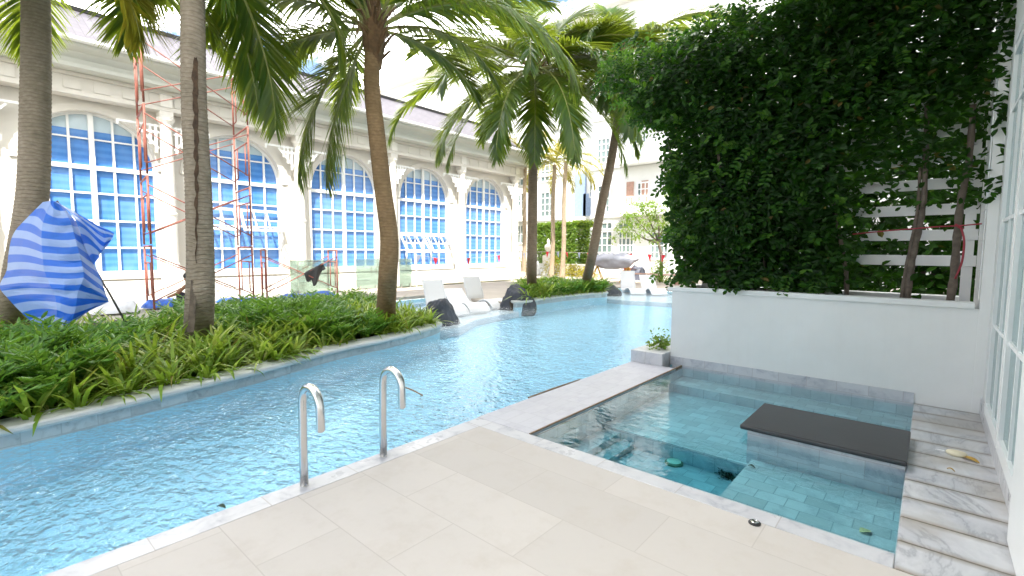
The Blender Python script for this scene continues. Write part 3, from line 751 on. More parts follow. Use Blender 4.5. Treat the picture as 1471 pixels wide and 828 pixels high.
# windows
def half_disc(mb, yc, r, x, z0, zc, flip=False):
    pts = [(yc-r, z0)] + [(yc + r*math.cos(math.pi-math.pi*i/24), zc + r*math.sin(math.pi*i/24)) for i in range(25)] + [(yc+r, z0)]
    i = len(mb.v); mb.v += [(x, y, z) for y, z in pts]; mb.face(list(range(i, i+len(pts)))[::-1])
def arch_z(dy): return SP + math.sqrt(max(0, HW*HW - dy*dy))
def clubhouse_window(yc, kind):
    f = MB(); t = 0.05; x0, x1 = XG-.02, XG+.05
    f.box(x0, x1+.03, yc-HW, yc-HW+.07, SILL, SP); f.box(x0, x1+.03, yc+HW-.07, yc+HW, SILL, SP)
    f.box(x0, x1+.03, yc-.06, yc+.06, SILL, SP+HW-.04)
    f.box(x0, x1+.028, yc-HW+.07, yc+HW-.07, SILL, SILL+.09)
    f.box(x0, x1+.025, yc-HW+.07, yc+HW-.07, SP-.12, SP)
    for i in range(28):
        (a, za), (b_, zb) = arch[i], arch[i+1]; k = 0.955
        f.quad((x1, yc+a, za), (x1, yc+b_, zb), (x1, yc+b_*k, SP+(zb-SP)*k), (x1, yc+a*k, SP+(za-SP)*k))
        f.quad((x1, yc+a*k, SP+(za-SP)*k), (x1, yc+b_*k, SP+(zb-SP)*k), (x0, yc+b_*k, SP+(zb-SP)*k), (x0, yc+a*k, SP+(za-SP)*k))
    for sg in (-1, 1):
        for j in (1, 2):
            dy = sg*(HW-.03)*j/3
            f.box(x0+.01, x1-.005, yc+dy-.028, yc+dy+.028, SILL+.09, arch_z(dy)-.03)
    nrow = 4
    for j in range(1, nrow):
        z = SILL + (SP-SILL)*j/nrow; f.box(x0+.012, x1-.003, yc-HW+.07, yc+HW-.07, z-.027, z+.027)
    zz = SP + HW*0.5; dy = math.sqrt(HW*HW-(zz-SP)**2)
    f.box(x0+.012, x1-.003, yc-dy+.05, yc+dy-.05, zz-.02, zz+.02)
    o = f.build('window', M['white_gloss'], cb, uv=False)
    q = MB()
    zt = 4.95
    r = HW - .01
    pts = [(yc-r, SILL), (yc+r, SILL)]
    th0 = math.asin(min(1, (zt-SP)/r))
    for i in range(13): pts.append((yc + r*math.cos(th0*i/12), SP + r*math.sin(th0*i/12)))
    for i in range(13): pts.append((yc - r*math.cos(th0*(12-i)/12), SP + r*math.sin(th0*(12-i)/12)))
    q.v = [(XG-.03, a, b2) for a, b2 in pts]; q.face(range(len(pts))); q.build('pane', M['blind'], o)
    q = MB(); pts = [(yc + r*math.cos(th0+(math.pi-2*th0)*i/16), SP + r*math.sin(th0+(math.pi-2*th0)*i/16)) for i in range(17)]
    q.v = [(XG-.03, a, b2) for a, b2 in pts]; q.face(range(len(pts))); q.build('pane', M['pane_pale'], o)
    if kind:                                            # pairs of sashes pushed open at the foot
        for sg in (-1, 1):
            for (zt_, hh, ang) in kind:
                c0 = yc + sg*HW/2; hw = HW/2-.07
                s2 = MB(); A = Vector((math.sin(R_(ang)), 0, -math.cos(R_(ang)))); O = Vector((XG+.1, c0, zt_)); nrm = Vector((math.cos(R_(ang)), 0, math.sin(R_(ang))))
                def bar(y0, y1, u0, u1): s2.obox(O + A*((u0+u1)/2) + Vector((0, (y0+y1)/2, 0)), Vector((0, (y1-y0)/2, 0)), A*((u1-u0)/2), nrm*.025)
                bar(-hw, hw, 0, .08); bar(-hw, hw, hh-.08, hh); bar(-hw, -hw+.07, .08, hh-.08); bar(hw-.07, hw, .08, hh-.08)
                for j in (1, 2): bar(-hw+2*hw*j/3-.018, -hw+2*hw*j/3+.018, .08, hh-.08)
                for j in range(3): bar(-hw+.07+j*(2*hw-.1)/3, -hw+(j+1)*(2*hw-.1)/3, hh/2-.018, hh/2+.018)
                so_ = s2.build('sash', M['white_gloss'], o, uv=False)
                s3 = MB(); s3.obox(O + A*hh/2 - nrm*.004, Vector((0, hw-.05, 0)), A*(hh/2-.05), nrm*.004)
                s3.build('glass', M['glass'], so_, uv=False) if False else None
for k, yc in enumerate(bays):
    clubhouse_window(yc, {2: [(3.0, 0.85, 28)], 4: [(2.35, 1.05, 38)]}.get(k, None) if True else None)
local(cb)

# ================================================================== HOTEL at the far end
HY = 29.0
hb = thing('hotel_building', 'white three storey hotel with balconies and garden doors at the far end', 'building', (-18, HY, 0))
def hp(px, py): return ony(px, py, HY)
def rect(px0, py0, px1, py1):
    a, b_ = hp(px0, py1), hp(px1, py0); return a.x, b_.x, a.z, b_.z
xr0, xr1 = hp(812, 300).x, hp(849, 300).x
m = MB(); m.box(-48, xr0, HY, HY+10, 0, 17.5); m.box(xr0, xr1, HY+1.2, HY+10, 0, 17.5); m.box(xr1, 6, HY, HY+10, 0, 17.5)
m.build('wall', M['white_wall'], hb, uv=False)
m = MB()
for z in (3.9, 7.15, 10.4, 13.7): m.box(-48, xr0, HY-.12, HY-.001, z, z+.22); m.box(xr1, 6, HY-.12, HY-.001, z, z+.22)
m.box(xr0, xr1, HY+1.0, HY+1.199, 3.9, 4.1)
m.build('string_course', M['stone_white'], hb, uv=False)
m = MB()
z0, z1 = 4.2, 7.3
m.box(xr0+.02, xr0+1.0, HY+1.15, HY+1.19, z0, z1); m.box(xr1-1.4, xr1-.3, HY+1.15, HY+1.19, z0, 5.8)
m.build('blue_panel', M['blind_dark'], hb, uv=False)
def hwin(px0, py0, px1, py1, cols=2, rows=2, mat='pane_dark', yy=None):
    x0, x1, z0, z1 = rect(px0, py0, px1, py1); yv = HY if yy is None else yy
    f = MB(); a, b_ = yv-.10, yv-.002; fw = .09
    f.box(x0, x0+fw, a, b_, z0, z1); f.box(x1-fw, x1, a, b_, z0, z1); f.box(x0+fw, x1-fw, a, b_, z0, z0+fw); f.box(x0+fw, x1-fw, a, b_, z1-fw, z1)
    for j in range(1, cols): xx = x0+(x1-x0)*j/cols; f.box(xx-.035, xx+.035, a+.02, b_, z0+fw, z1-fw)
    for j in range(1, rows):
        zz = z0+(z1-z0)*j/rows
        f.box(x0+fw, x1-fw, a+.025, b_, zz-.03, zz+.03)
    o = f.build('window', M['white_gloss'], hb, uv=False)
    q = MB(); q.box(x0+.03, x1-.03, yv-.045, yv-.004, z0+.03, z1-.03); q.build('pane', M[mat], o, uv=False)
for r in ((744, 276, 754, 312, 2, 3), (777, 274, 797, 312, 3, 4), (742, 236, 754, 268, 2, 3), (777, 228, 797, 262, 3, 4), (741, 322, 756, 350, 2, 2), (767, 322, 790, 350, 3, 2),
          (858, 264, 878, 306, 3, 4), (858, 196, 878, 236, 3, 4), (850, 318, 881, 330, 4, 1), (850, 331, 881, 372, 4, 4), (888, 318, 912, 330, 3, 1), (888, 331, 912, 372, 4, 4),
          (934, 332, 962, 372, 4, 4), (906, 190, 930, 236, 4, 3)):
    hwin(*r)
hwin(834, 252, 844, 282, 2, 3, 'pane_dark', HY+1.2)
# recessed balcony with shutters and two balustrades
x0, x1, z0, z1 = rect(900, 258, 935, 292)
q = MB(); q.box(x0, x0+.5, HY-.06, HY-.003, z0, z1); q.box(x0+1.05, x0+1.5, HY-.06, HY-.003, z0, z1); q.build('shutter', M['tan_wood'], hb, uv=False)
hwin(915, 260, 934, 292, 3, 3)
for (zb, xa, xb) in ((4.12, x0-.3, 1), (7.37, x0-.3, 3), (10.62, x0-.3, 3), (4.12, hp(742, 300).x-1, hp(757, 300).x), (7.37, hp(742, 300).x-1, hp(757, 300).x)):
    q = MB(); q.box(xa, xb, HY-1.0, HY-.004, zb-.22, zb-.001)
    bo = q.build('balcony', M['white_wall'], hb, uv=False)
    q = MB(); q.box(xa, xb, HY-1.0, HY-.93, zb+.9, zb+.97); q.box(xa, xb, HY-.99, HY-.94, zb+.08, zb+.13)
    xx = xa+.02
    while xx < xb: q.box(xx, xx+.045, HY-.985, HY-.945, zb, zb+.9); xx += .17
    q.build('railing', M['white_gloss'], bo, uv=False)
q = MB(); q.box(-48.5, 6.5, HY-.7, HY+10, 17.501, 17.9); q.build('eave', M['stone_white'], hb, uv=False)
local(hb)
# a tall block of flats beyond it, seen over the vine
tb = thing('apartment_tower', 'tall white apartment tower with rows of blue windows far beyond the vine', 'building', (3, 75, 0))
m = MB(); m.box(-9, 18, 75, 90, 0, 48); m.build('wall', M['white_wall'], tb, uv=False)
for k in range(7):
    for j in range(6):
        q = MB(); x = -6.8+j*2.5; z = 27+k*2.9; q.box(x, x+1.6, 74.93, 74.99, z, z+1.5); q.build('window', M['blind_dark'], tb, uv=False)
local(tb)

# ================================================================== PALMS
def frond_mesh(L, e0, droop, leafL, hang, n=62, rng=None, fold=0.15, w0=0.0175, twist=0.0):
    """returns (rib MB, leaflet MB): frond rooted at the origin, growing along +X"""
    rng = rng or random
    S = 26; pts = []; p = Vector((0, 0, 0)); e = R_(e0)
    for i in range(S+1):
        pts.append(p.copy())
        s = i/S
        ee = R_(e0 - droop * (s**1.35))
        ee = max(ee, R_(-96))
        p = p + Vector((math.cos(ee), 0.0, math.sin(ee)))*(L/S)
    rib = MB()
    rib.tube(pts, [0.034*(1-0.93*(i/S)**0.8) + 0.003 for i in range(S+1)], 5)
    lv = MB()
    for side in (-1, 1):
        for k in range(n):
            s = 0.13 + 0.87*(k + rng.random()*0.5)/n
            f = min(s, 0.999)*S; i = int(f); q = pts[i].lerp(pts[i+1], f-i)
            tg = (pts[i+1]-pts[i]).normalized()
            sd = Vector((0, side, 0)); up = sd.cross(tg)*side
            if up.z < 0 and tg.z > -0.9: up = -up
            prof = (0.55 + 0.45*math.sin(min(1, s*1.9)*math.pi/2)) * (1 if s < .55 else 1-0.72*((s-.55)/.45)**1.3)
            LL = leafL*prof*rng.uniform(.86, 1.08)
            a = 0.62 + 0.55*s + rng.uniform(-.08, .08)
            d = (sd*math.cos(a)*1.0 + tg*math.sin(a) + up*rng.uniform(.05, .3)).normalized()
            P = [q.copy()]; nseg = 4; c = q.copy()
            hh = hang*rng.uniform(.7, 1.25)
            for j in range(nseg):
                dd = (d + Vector((0, 0, -1))*hh*((j+0.6)/nseg)**1.2*1.9).normalized()
                c = c + dd*LL/nseg; P.append(c.copy())
            i0 = len(lv.v)
            for j, (pp, ww) in enumerate(zip(P, (0.5, 1.0, 0.85, 0.55, 0.08))):
                dd = (P[min(j+1, nseg)] - P[max(j-1, 0)]).normalized()
                x = tg - dd*tg.dot(dd)
                if x.length < 1e-3: x = sd
                x.normalize(); x = (x + up*0.25).normalized()
                lv.v += [tuple(pp - x*w0*ww), tuple(pp + x*w0*ww)]
            for j in range(nseg):
                b = i0+2*j; lv.face((b, b+1, b+3, b+2))
    return rib, lv

def palm(name, base, pathpx, r0, label, fronds, group=None, heart=None, flare=1.35, cat='palm tree', extra=None, yellow=False, leafL=1.15, n=100, fibre=True, w0=0.021, tmat='trunk'):
    """pathpx: list of world points of the trunk, base first"""
    root = thing(name, label, cat, base, group)
    pts = smoothcurve(pathpx, 10)
    N_ = len(pts); rad = []
    for i in range(N_):
        s = i/(N_-1); h = (pts[i]-pts[0]).length
        rad.append(r0*(1 + (flare-1)*math.exp(-h/0.35))*(1-0.22*s))
    # finer rings so the leaf scars read in the outline
    P2, R2 = [], []
    for i in range(N_-1):
        for k in range(4):
            t = k/4; P2.append(pts[i].lerp(pts[i+1], t)); rr = rad[i]*(1-t)+rad[i+1]*t
            R2.append(rr*(1.0 + (0.022 if k % 2 == 0 else -0.012)))
    P2.append(pts[-1]); R2.append(rad[-1])
    m = MB(); m.tube(P2, R2, 18)
    m.build('trunk', M[tmat], root, smooth=True, uv=False)
    top = Vector(pts[-1])
    if fibre:
        m = MB(); rr = rad[-1]
        m.lathe([(rr*.95, -0.5), (rr*1.35, -0.2), (rr*1.55, 0.1), (rr*1.2, 0.45), (rr*.6, 0.8), (0.03, 1.1)], top, 12)
        for k in range(26):
            a = random.uniform(0, 6.28); b = random.uniform(-.3, .5)
            o_ = top + Vector((math.cos(a)*rr*1.2, math.sin(a)*rr*1.2, b))
            m.tube([o_, o_ + Vector((math.cos(a)*.18, math.sin(a)*.18, .18)), o_ + Vector((math.cos(a)*.32, math.sin(a)*.32, random.uniform(-.25, .3)))], [.03, .022, .008], 5)
        m.build('crown_base', M['fibre'], root, smooth=False, uv=False)
    for fr in fronds:
        phi, e0, L, droop = fr[:4]
        hang = (fr[4] if len(fr) > 4 else 0.5)*0.48
        mat = fr[5] if len(fr) > 5 else ('frond_yellow' if yellow else 'frond')
        dz = fr[6] if len(fr) > 6 else 0.15
        rib, lv = frond_mesh(L, e0, droop, leafL*(0.75+0.25*min(1, L/3.5)), hang, n, w0=w0)
        d = CR*math.cos(R_(phi)) + CA*math.sin(R_(phi))
        az = math.atan2(d.y, d.x)
        o = rib.build('frond', M['rachis'], root, smooth=True, uv=False)
        o.rotation_euler = (random.uniform(-.12, .12), 0, az)
        o.location = top + d*rad[-1]*0.5 + Vector((0, 0, dz))
        o2 = lv.build('leaflets', M[mat], o, uv=False)
    local(root)
    for c in root.children:                            # fronds carry their own placement in world metres
        c.matrix_parent_inverse = root.matrix_basis.inverted()
    return root, top, rad[-1]

b1 = onz(15, 492, .1); b2 = onz(283, 505, .1); b3 = onz(553, 472, .1); b4 = onz(764, 424, .1); b5 = onz(838, 420, .1)
d1, d2, d3, d4, d5 = 6.9, 6.36, 8.32, 14.8, 15.9
palm('palm_tree', b1, [b1, ond(28, 400, d1), ond(47, 280, d1), ond(51, 150, d1), ond(52, 40, d1), ond(50, -80, d1)], 0.195,
     'thick trunked palm at the far left with the striped sheet against it',
     [(0, -20, 2.3, 65, .7, 'frond_yellow'), (185, -25, 2.2, 60, .7), (250, -35, 2.2, 50, .6), (300, -10, 2.4, 75, .6, 'frond'), (140, 0, 2.6, 70), (60, 10, 3, 70), (90, 40, 3.2, 60), (210, 40, 3.2, 70), (330, 40, 3, 70), (20, 5, 2.6, 80, .7), (170, 15, 2.8, 80)], n=84)
r2, top2, _ = palm('palm_tree', b2, [b2, ond(287, 440, d2), ond(288, 370, d2), ond(285, 270, d2), ond(279, 150, d2), ond(277, 20, d2), ond(276, -120, d2)], 0.172,
     'tall straight palm with a dark brown scar down its trunk',
     [(80, -30, 3.2, 55, .35), (25, -12, 2.7, 75, .5), (150, -5, 2.6, 70, .5), (200, 0, 2.4, 75), (60, 25, 3, 70), (0, 25, 3, 70), (110, 40, 3, 60), (240, 40, 3, 70), (320, 45, 3, 70), (180, 50, 3, 60), (100, -22, 3.0, 60, .3)], n=84)
# bark scar and the loose flap at the foot of the second trunk
m = MB()
vd = (Vector((0, 0, 0)) - Vector((b2.x, b2.y, 0))).normalized(); sdv = Vector((-vd.y, vd.x, 0))
prev = None; rows = []
for i in range(40):
    s = i/39; py = 78 + 300*s; cx_ = 283.5 - 3*s + 1.2*math.sin(i*1.3); hw = (8.5 - 5*min(1, s*1.8) + 1.6*math.sin(i*2.1)) * (1 if s < .6 else max(.15, 1-(s-.6)*2.0)) * min(1, (s+.03)*14)
    rows.append((ond(cx_-hw, py, d2-0.20), ond(cx_, py, d2-.215), ond(cx_+hw, py, d2-0.19)))
rt = 0.165
def wrap(pt):
    """push a point onto the trunk's surface a few mm proud"""
    z = pt.z; best = None
    cpts = smoothcurve([b2, ond(287, 440, d2), ond(288, 370, d2), ond(285, 270, d2), ond(279, 150, d2), ond(277, 20, d2), ond(276, -120, d2)], 10)
    c = min(cpts, key=lambda q: abs(q.z - z)); h = (c-cpts[0]).length; Lt = (cpts[-1]-cpts[0]).length
    # interpolate the axis at this height
    i = cpts.index(c); a = cpts[max(0, i-1)]; b_ = cpts[min(len(cpts)-1, i+1)]
    t = 0 if abs(b_.z-a.z) < 1e-6 else (z-a.z)/(b_.z-a.z)
    c = a.lerp(b_, t)
    r = 0.172*(1+.35*math.exp(-(z-.1)/.35))*(1-.22*(h/Lt)) + 0.009
    dd = Vector((pt.x-c.x, pt.y-c.y, 0)).normalized()
    return c + dd*r
for k in range(39):
    a, b_ = rows[k], rows[k+1]
    for j in (0, 1): m.quad(wrap(a[j]), wrap(a[j+1]), wrap(b_[j+1]), wrap(b_[j]))
sc = m.build('bark_scar', simple('dark_brown_scar', (0.055, 0.032, 0.018), 0.9, 0.5, 16, 0.8, 40), r2, uv=False)
sc.matrix_parent_inverse = r2.matrix_basis.inverted()
m = MB()
p0, p1 = ond(274, 478, d2-.25), ond(279, 402, d2-.19)
m.beam(p0, p1, .07, .025, up=vd); fl = m.build('bark_flap', M['bark'], r2, uv=False); fl.matrix_parent_inverse = r2.matrix_basis.inverted()

palm('palm_tree', b3, [b3, ond(557, 400, d3), ond(559, 340, d3), ond(550, 270, d3), ond(541, 190, d3), ond(534, 120, d3), ond(537, 55, d3)], 0.165,
     'palm with a bowed golden brown trunk at the tip of the left planted bed',
     [(183, 30, 3.6, 100, .8), (236, 50, 3.4, 155, .8), (195, -48, 3.0, 42, .25), (338, 14, 4.2, 88, 1.5), (25, 0, 2.2, 65, .6), (12, 38, 3.4, 62, .6), (172, 5, 2.6, 55, .6), (90, 65, 3.2, 60), (150, 58, 3.3, 70), (270, 70, 3.0, 80), (60, 55, 3.4, 70), (188, -62, 2.8, 26, .3), (140, 30, 3.4, 75, .5), (160, 50, 3.6, 80, .5), (30, 45, 3.6, 75, .5), (0, 58, 3.6, 85, .6), (120, 15, 3.2, 70, .5), (255, 55, 3.0, 110, .5), (40, 25, 3.0, 80, .6), (320, 45, 3.0, 110, .8)], tmat='trunk_brown')
palm('palm_tree', b4, [b4, ond(764, 380, d4), ond(765, 300, d4), ond(766, 220, d4), ond(767, 150, d4), ond(768, 105, d4)], 0.16,
     'upright palm with a wide drooping crown on the farther planted island',
     [(100, 78, 3.4, 50), (150, 65, 3.5, 60), (40, 68, 3.4, 60), (205, 58, 3.6, 85), (184, 5, 5.4, 82, .75), (208, -22, 4.6, 55, .6), (245, -25, 4.4, 52, .5), (285, -20, 4.6, 62, .55), (318, -12, 4.8, 62, .6), (350, 6, 5.0, 78, .75), (20, 32, 3.6, 70, .6), (168, 32, 3.6, 70, .6), (0, 50, 3.6, 75), (265, 20, 3.8, 100, .5), (305, 15, 4.0, 100, .5), (225, 15, 4.2, 95, .5), (270, -45, 3.6, 40, .3), (300, -38, 3.8, 48, .3), (200, -30, 4.2, 48, .4), (335, -28, 4.4, 52, .4), (180, 40, 4.2, 85, .5), (345, 35, 4.4, 90, .6), (60, 10, 4, 75, .5), (120, 5, 4, 75, .5), (240, -35, 4.0, 45, .3), (10, -10, 4.4, 65, .5), (170, -15, 4.4, 60, .5)], w0=0.028, tmat='trunk_dark')
palm('palm_tree', b5, [b5, ond(850, 370, d5), ond(863, 300, d5), ond(877, 235, d5), ond(888, 165, d5), ond(893, 95, d5)], 0.16,
     'slender palm leaning to the right beside the covered furniture',
     [(182, 42, 3.4, 110, .7), (60, 60, 3.4, 60), (100, 75, 3.2, 50), (140, 55, 3.3, 70), (0, 30, 3.6, 75, .6), (350, 50, 4.8, 105, .9), (205, -10, 4.0, 65, .6), (270, -35, 3.6, 50, .5), (30, 45, 3.4, 70), (235, 35, 3.2, 110, .7), (320, 10, 3.6, 85, .6), (350, -15, 3.0, 60, .5), (170, 15, 3.2, 80, .6), (190, -35, 3.2, 45, .4), (250, -10, 3.6, 75, .5), (180, 10, 4.2, 80, .5), (220, 25, 4.0, 95, .6), (290, 20, 4.0, 95, .6), (150, -5, 4.0, 70, .5), (80, 15, 4, 75, .5), (20, 15, 4, 75, .5), (300, -30, 3.6, 50, .4)], w0=0.028, tmat='trunk_dark')
# slim yellow palms on the lawn behind
for (px, top, dep, lab) in ((755, 232, 27, 'slim sunlit palm behind the upright island palm'), (797, 236, 26.5, 'slim sunlit palm between the upright and the leaning palm, left of its twin'), (813, 232, 25.8, 'slim sunlit palm with yellow fronds right of its twin')):
    bb = ond(px, 0, dep); bb.z = 0.1
    tp = ond(px, top, dep); pth = [bb, bb.lerp(tp, .33)+Vector((.03, 0, 0)), bb.lerp(tp, .66)-Vector((.03, .02, 0)), tp]
    palm('slim_palm', bb, pth, 0.13, lab, [(i*45+random.uniform(-12, 12), random.choice((0, 15, 30)), 2.8, 85, .7) for i in range(8)] + [(40, 65, 2.0, 60), (200, 65, 2.0, 60)], 'slim palms on the lawn', yellow=True, n=32, leafL=0.8, fibre=False, cat='palm tree', tmat='trunk_pale')

# ================================================================== PLANTED BEDS
def inpoly(x, y, poly):
    c = False; n = len(poly); j = n-1
    for i in range(n):
        xi, yi = poly[i]; xj, yj = poly[j]
        if (yi > y) != (yj > y) and x < (xj-xi)*(y-yi)/(yj-yi+1e-12)+xi: c = not c
        j = i
    return c
def strap_clump(mb, c, rng, n=15, L=0.5):
    for k in range(n):
        a = rng.uniform(0, 6.283); e = rng.uniform(.75, 1.5); LL = L*rng.uniform(.65, 1.2)
        d = Vector((math.cos(a), math.sin(a), 0)); sd = Vector((-d.y, d.x, 0))
        p = Vector(c) + d*rng.uniform(0, .05); pts = [p.copy()]; S = 6
        for j in range(S):
            ee = e - (j+.5)/S*rng.uniform(1.2, 1.9)*(0.7 if e > 1 else 1)
            p = p + (d*math.cos(ee)+Vector((0, 0, math.sin(ee))))*LL/S; pts.append(p.copy())
        w = rng.uniform(.013, .023)
        mb.strip(pts, [w*.7, w, w*1.05, w, w*.85, w*.55, .001], [sd]*(S+1))
def fern_clump(mb, c, rng, n=8, L=0.42):
    for k in range(n):
        a = rng.uniform(0, 6.283); e = rng.uniform(.95, 1.5); LL = L*rng.uniform(.7, 1.2)
        d = Vector((math.cos(a), math.sin(a), 0)); sd = Vector((-d.y, d.x, 0))
        p = Vector(c); S = 7; ee = e; 
        pts = [p.copy()]; ts = []
        for j in range(S):
            ee = e - (j/S)**1.4*rng.uniform(.7, 1.3)
            t = d*math.cos(ee)+Vector((0, 0, math.sin(ee))); ts.append(t); p = p+t*LL/S; pts.append(p.copy())
        ts.append(ts[-1])
        mb.strip(pts, [.006, .007, .012, .016, .018, .015, .011, .003], [sd]*(S+1))
        for j in range(2, S+1):
            up = ts[j].cross(sd)*-1
            for sg in (-1, 1):
                l = LL*(.34 if j < S-1 else .22)*rng.uniform(.8, 1.1)
                mb.leaf(pts[j]-ts[j]*.01, sd*sg*.8+ts[j]*.75, up, l, l*.26, .05)
rng = random.Random(3)
bedpoly = [(q.x-.17, q.y-.03) for q in bed_c if -4 < q.y < 6.2] + [(-8.0, 6.1), (-10.6, 6.2), (-10.6, -3.5)]
frontline = [(q.x, q.y) for q in bed_c]
def dist_front(x, y): return min(math.hypot(x-a, y-b) for a, b in frontline)
s1, s2 = MB(), MB(); cnt = 0
while cnt < 780:
    x, y = rng.uniform(-10.2, -5.2), rng.uniform(-2.2, 6.2)
    if not inpoly(x, y, bedpoly): continue
    df = dist_front(x, y)
    if df > 3.2 and rng.random() < .7: continue
    if min(math.hypot(x-b_.x, y-b_.y) for b_ in (b1, b2, b3)) < .27: continue
    cnt += 1
    hsc = 0.62 + 0.38*min(1, df/0.9)
    nz = math.sin(x*1.9+y*.7)+math.sin(y*1.6-x*.5+1.2)+rng.uniform(-1.0, 1.0)
    z = 0.11
    if nz > -0.35: strap_clump(s1, (x, y, z), rng, 17, 0.66*hsc)
    else: fern_clump(s2, (x, y, z), rng, 9, 0.60*hsc)
o = s1.build('strap_leaf_groundcover', M['strap'], uv=False); tag(o, 'long arching strap leaved ground cover filling the left bed', 'ground cover', kind='stuff')
o = s2.build('fern_groundcover', M['fern'], uv=False); tag(o, 'lobed green fern ground cover filling the left bed', 'ground cover', kind='stuff')
s1, s2 = MB(), MB(); cnt = 0
islpoly = [(q.x-(.12 if q.y > 10.6 and q.x > -9 else -.2), q.y+(.2 if q.y < 13.5 and q.x < -8.8 else (-.15 if q.y > 14.5 else .02))) for q in isl_c if q.x > -11.5] 
for _ in range(420):
    x, y = rng.uniform(-11, -8.6), rng.uniform(10, 15.4)
    if not inpoly(x, y, islpoly): continue
    if rng.random() < .6: strap_clump(s1, (x, y, .11), rng, 16, .74)
    else: fern_clump(s2, (x, y, .11), rng, 8, .55)

o = s1.build('strap_leaf_groundcover', M['strap'], uv=False); tag(o, 'arching strap leaved ground cover on the farther island', 'ground cover', kind='stuff')
o = s2.build('fern_groundcover', M['fern'], uv=False); tag(o, 'dark fern ground cover on the farther island', 'ground cover', kind='stuff')

# ================================================================== VINE on the trellis
vine = thing('climbing_vine', 'dense dark green climbing vine covering the slat trellis above the white planter', 'vine', (-1.5, 7.0, 0.93))
rng = random.Random(11)
def vine_density(x, z):
    """how thickly the leaves stand at this place of the trellis, and how far they stick out of its plane"""
    # left and top outline
    le = -2.93 - 0.10*math.sin(z*5)-0.06*math.sin(z*11)
    if z < 2.0: le += (2.0-z)*.22
    if z > 3.3: le = -2.98 - min(1.0, (z-3.3)*1.1) + (max(0, z-4.4)*0.9)
    top = 4.42 + 0.22*min(1, max(0, (x+3.6)/1.2)) + 0.10*math.sin(x*4.1)
    if x > -1.2: top = 5.2
    if x < le or z > top or x > 0.44: return 0
    bot = 1.14 + 0.10*math.sin(x*7) 
    if z < bot: return 0
    e = min(1, (x-le)/0.35, (top-z)/0.25)
    d = 0.35+0.65*max(0, e)
    if x > -0.95:
        # the thin lower right corner with slats showing
        lim = 2.75 + 0.25*math.sin(x*5+1) 
        if z < lim:
            t = (x+0.95)/1.3
            lo = 0.10 + 0.5*max(0, math.sin(x*6.2+z*3.1))*max(0, math.sin(z*2.6-x*2.2))
            if t < 0.30: lo = max(lo, 0.9*(1-t/0.30))
            if z > 2.15 and x > -.25 : lo = max(lo, 0.45*(0.5+0.5*math.sin(x*8+z*5)))
            if z < 2.1 and x > -.62: lo *= 0.06
            d = lo
        elif z < lim+.5: d = 0.6
        if x > -.35 and 2.5 < z < 4.3: d *= 0.62+0.5*max(0, math.sin(x*7.3+z*2.2)*math.sin(z*4.1-x*2))+ (.2 if x > .2 else 0)
        elif x > -.95 and 2.3 < z < 3.3: d *= 0.75
    return d
lv = MB(); placed = 0; tries = 0
while placed < 29000 and tries < 120000:
    tries += 1
    x = rng.uniform(-4.2, 0.45); z = rng.uniform(1.1, 5.2); dn = vine_density(x, z)
    if rng.random() > dn: continue
    lump = 0.5+0.5*math.sin(x*3.3+1.7*math.sin(z*2.1))*math.sin(z*3.7+x*1.3)
    front = 6.80 - 0.34*lump*(1 if dn > .5 else 0.3)
    if x > 0.28: front = max(front, 6.7)
    y = front + 0.68*rng.random()**1.15
    if x > .385 and y > 6.56: y = 6.57 - .1*rng.random()
    if x < -2.7: y = front + 0.75*rng.random()
    a = rng.uniform(-1.2, 1.2)
    d = Vector((math.sin(a)*rng.uniform(.4, 1.2), -0.35*rng.random(), -0.6+0.9*rng.random()))
    nrm = Vector((rng.uniform(-1.0, 1.0), -.8, rng.uniform(-.2, 1.4)))
    L = rng.uniform(.06, .112)
    lv.leaf((x, y, z), d, nrm, L, L*rng.uniform(.5, .62), .16); placed += 1
for k in range(9000):
    x = rng.uniform(-4.1, 0.40); z = rng.uniform(1.15, 5.1)
    if rng.random() > vine_density(x+.12, z) - .38: continue
    L = rng.uniform(.09, .14)
    lv.leaf((x, rng.uniform(7.05, 7.31), z), (rng.uniform(-1, 1), -.1, rng.uniform(-1, .6)), (rng.uniform(-.4, .4), -1, rng.uniform(-.2, .6)), L, L*.62, .1)
# loose sprays that stick out of the outline, to the left and the top
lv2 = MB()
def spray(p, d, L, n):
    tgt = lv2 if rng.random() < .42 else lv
    p = Vector(p); d = Vector(d).normalized(); q = p.copy()
    for k in range(n):
        d = (d + Vector((rng.uniform(-.15, .15), rng.uniform(-.15, .15), rng.uniform(-.16, .08)))).normalized(); q = q + d*L/n
        for sg in (-1, 1):
            sd = d.cross(Vector((0, -1, .3))).normalized()
            LL = rng.uniform(.055, .095)
            tgt.leaf(q, sd*sg+d*.5+Vector((0, -.2, rng.uniform(-.3, .2))), (rng.uniform(-.5, .5), -.8, rng.uniform(.2, 1)), LL, LL*.58, .12)
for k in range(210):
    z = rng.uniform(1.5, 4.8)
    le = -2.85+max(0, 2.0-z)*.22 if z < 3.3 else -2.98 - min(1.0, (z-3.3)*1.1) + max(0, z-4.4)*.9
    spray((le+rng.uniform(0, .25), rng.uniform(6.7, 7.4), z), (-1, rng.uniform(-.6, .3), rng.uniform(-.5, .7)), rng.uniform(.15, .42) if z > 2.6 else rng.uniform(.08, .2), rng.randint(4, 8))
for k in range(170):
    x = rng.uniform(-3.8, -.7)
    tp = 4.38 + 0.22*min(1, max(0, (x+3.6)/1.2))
    spray((x, rng.uniform(6.7, 7.4), tp-.1), (rng.uniform(-.6, .5), rng.uniform(-.5, .3), 1), rng.uniform(.15, .45), rng.randint(4, 8))
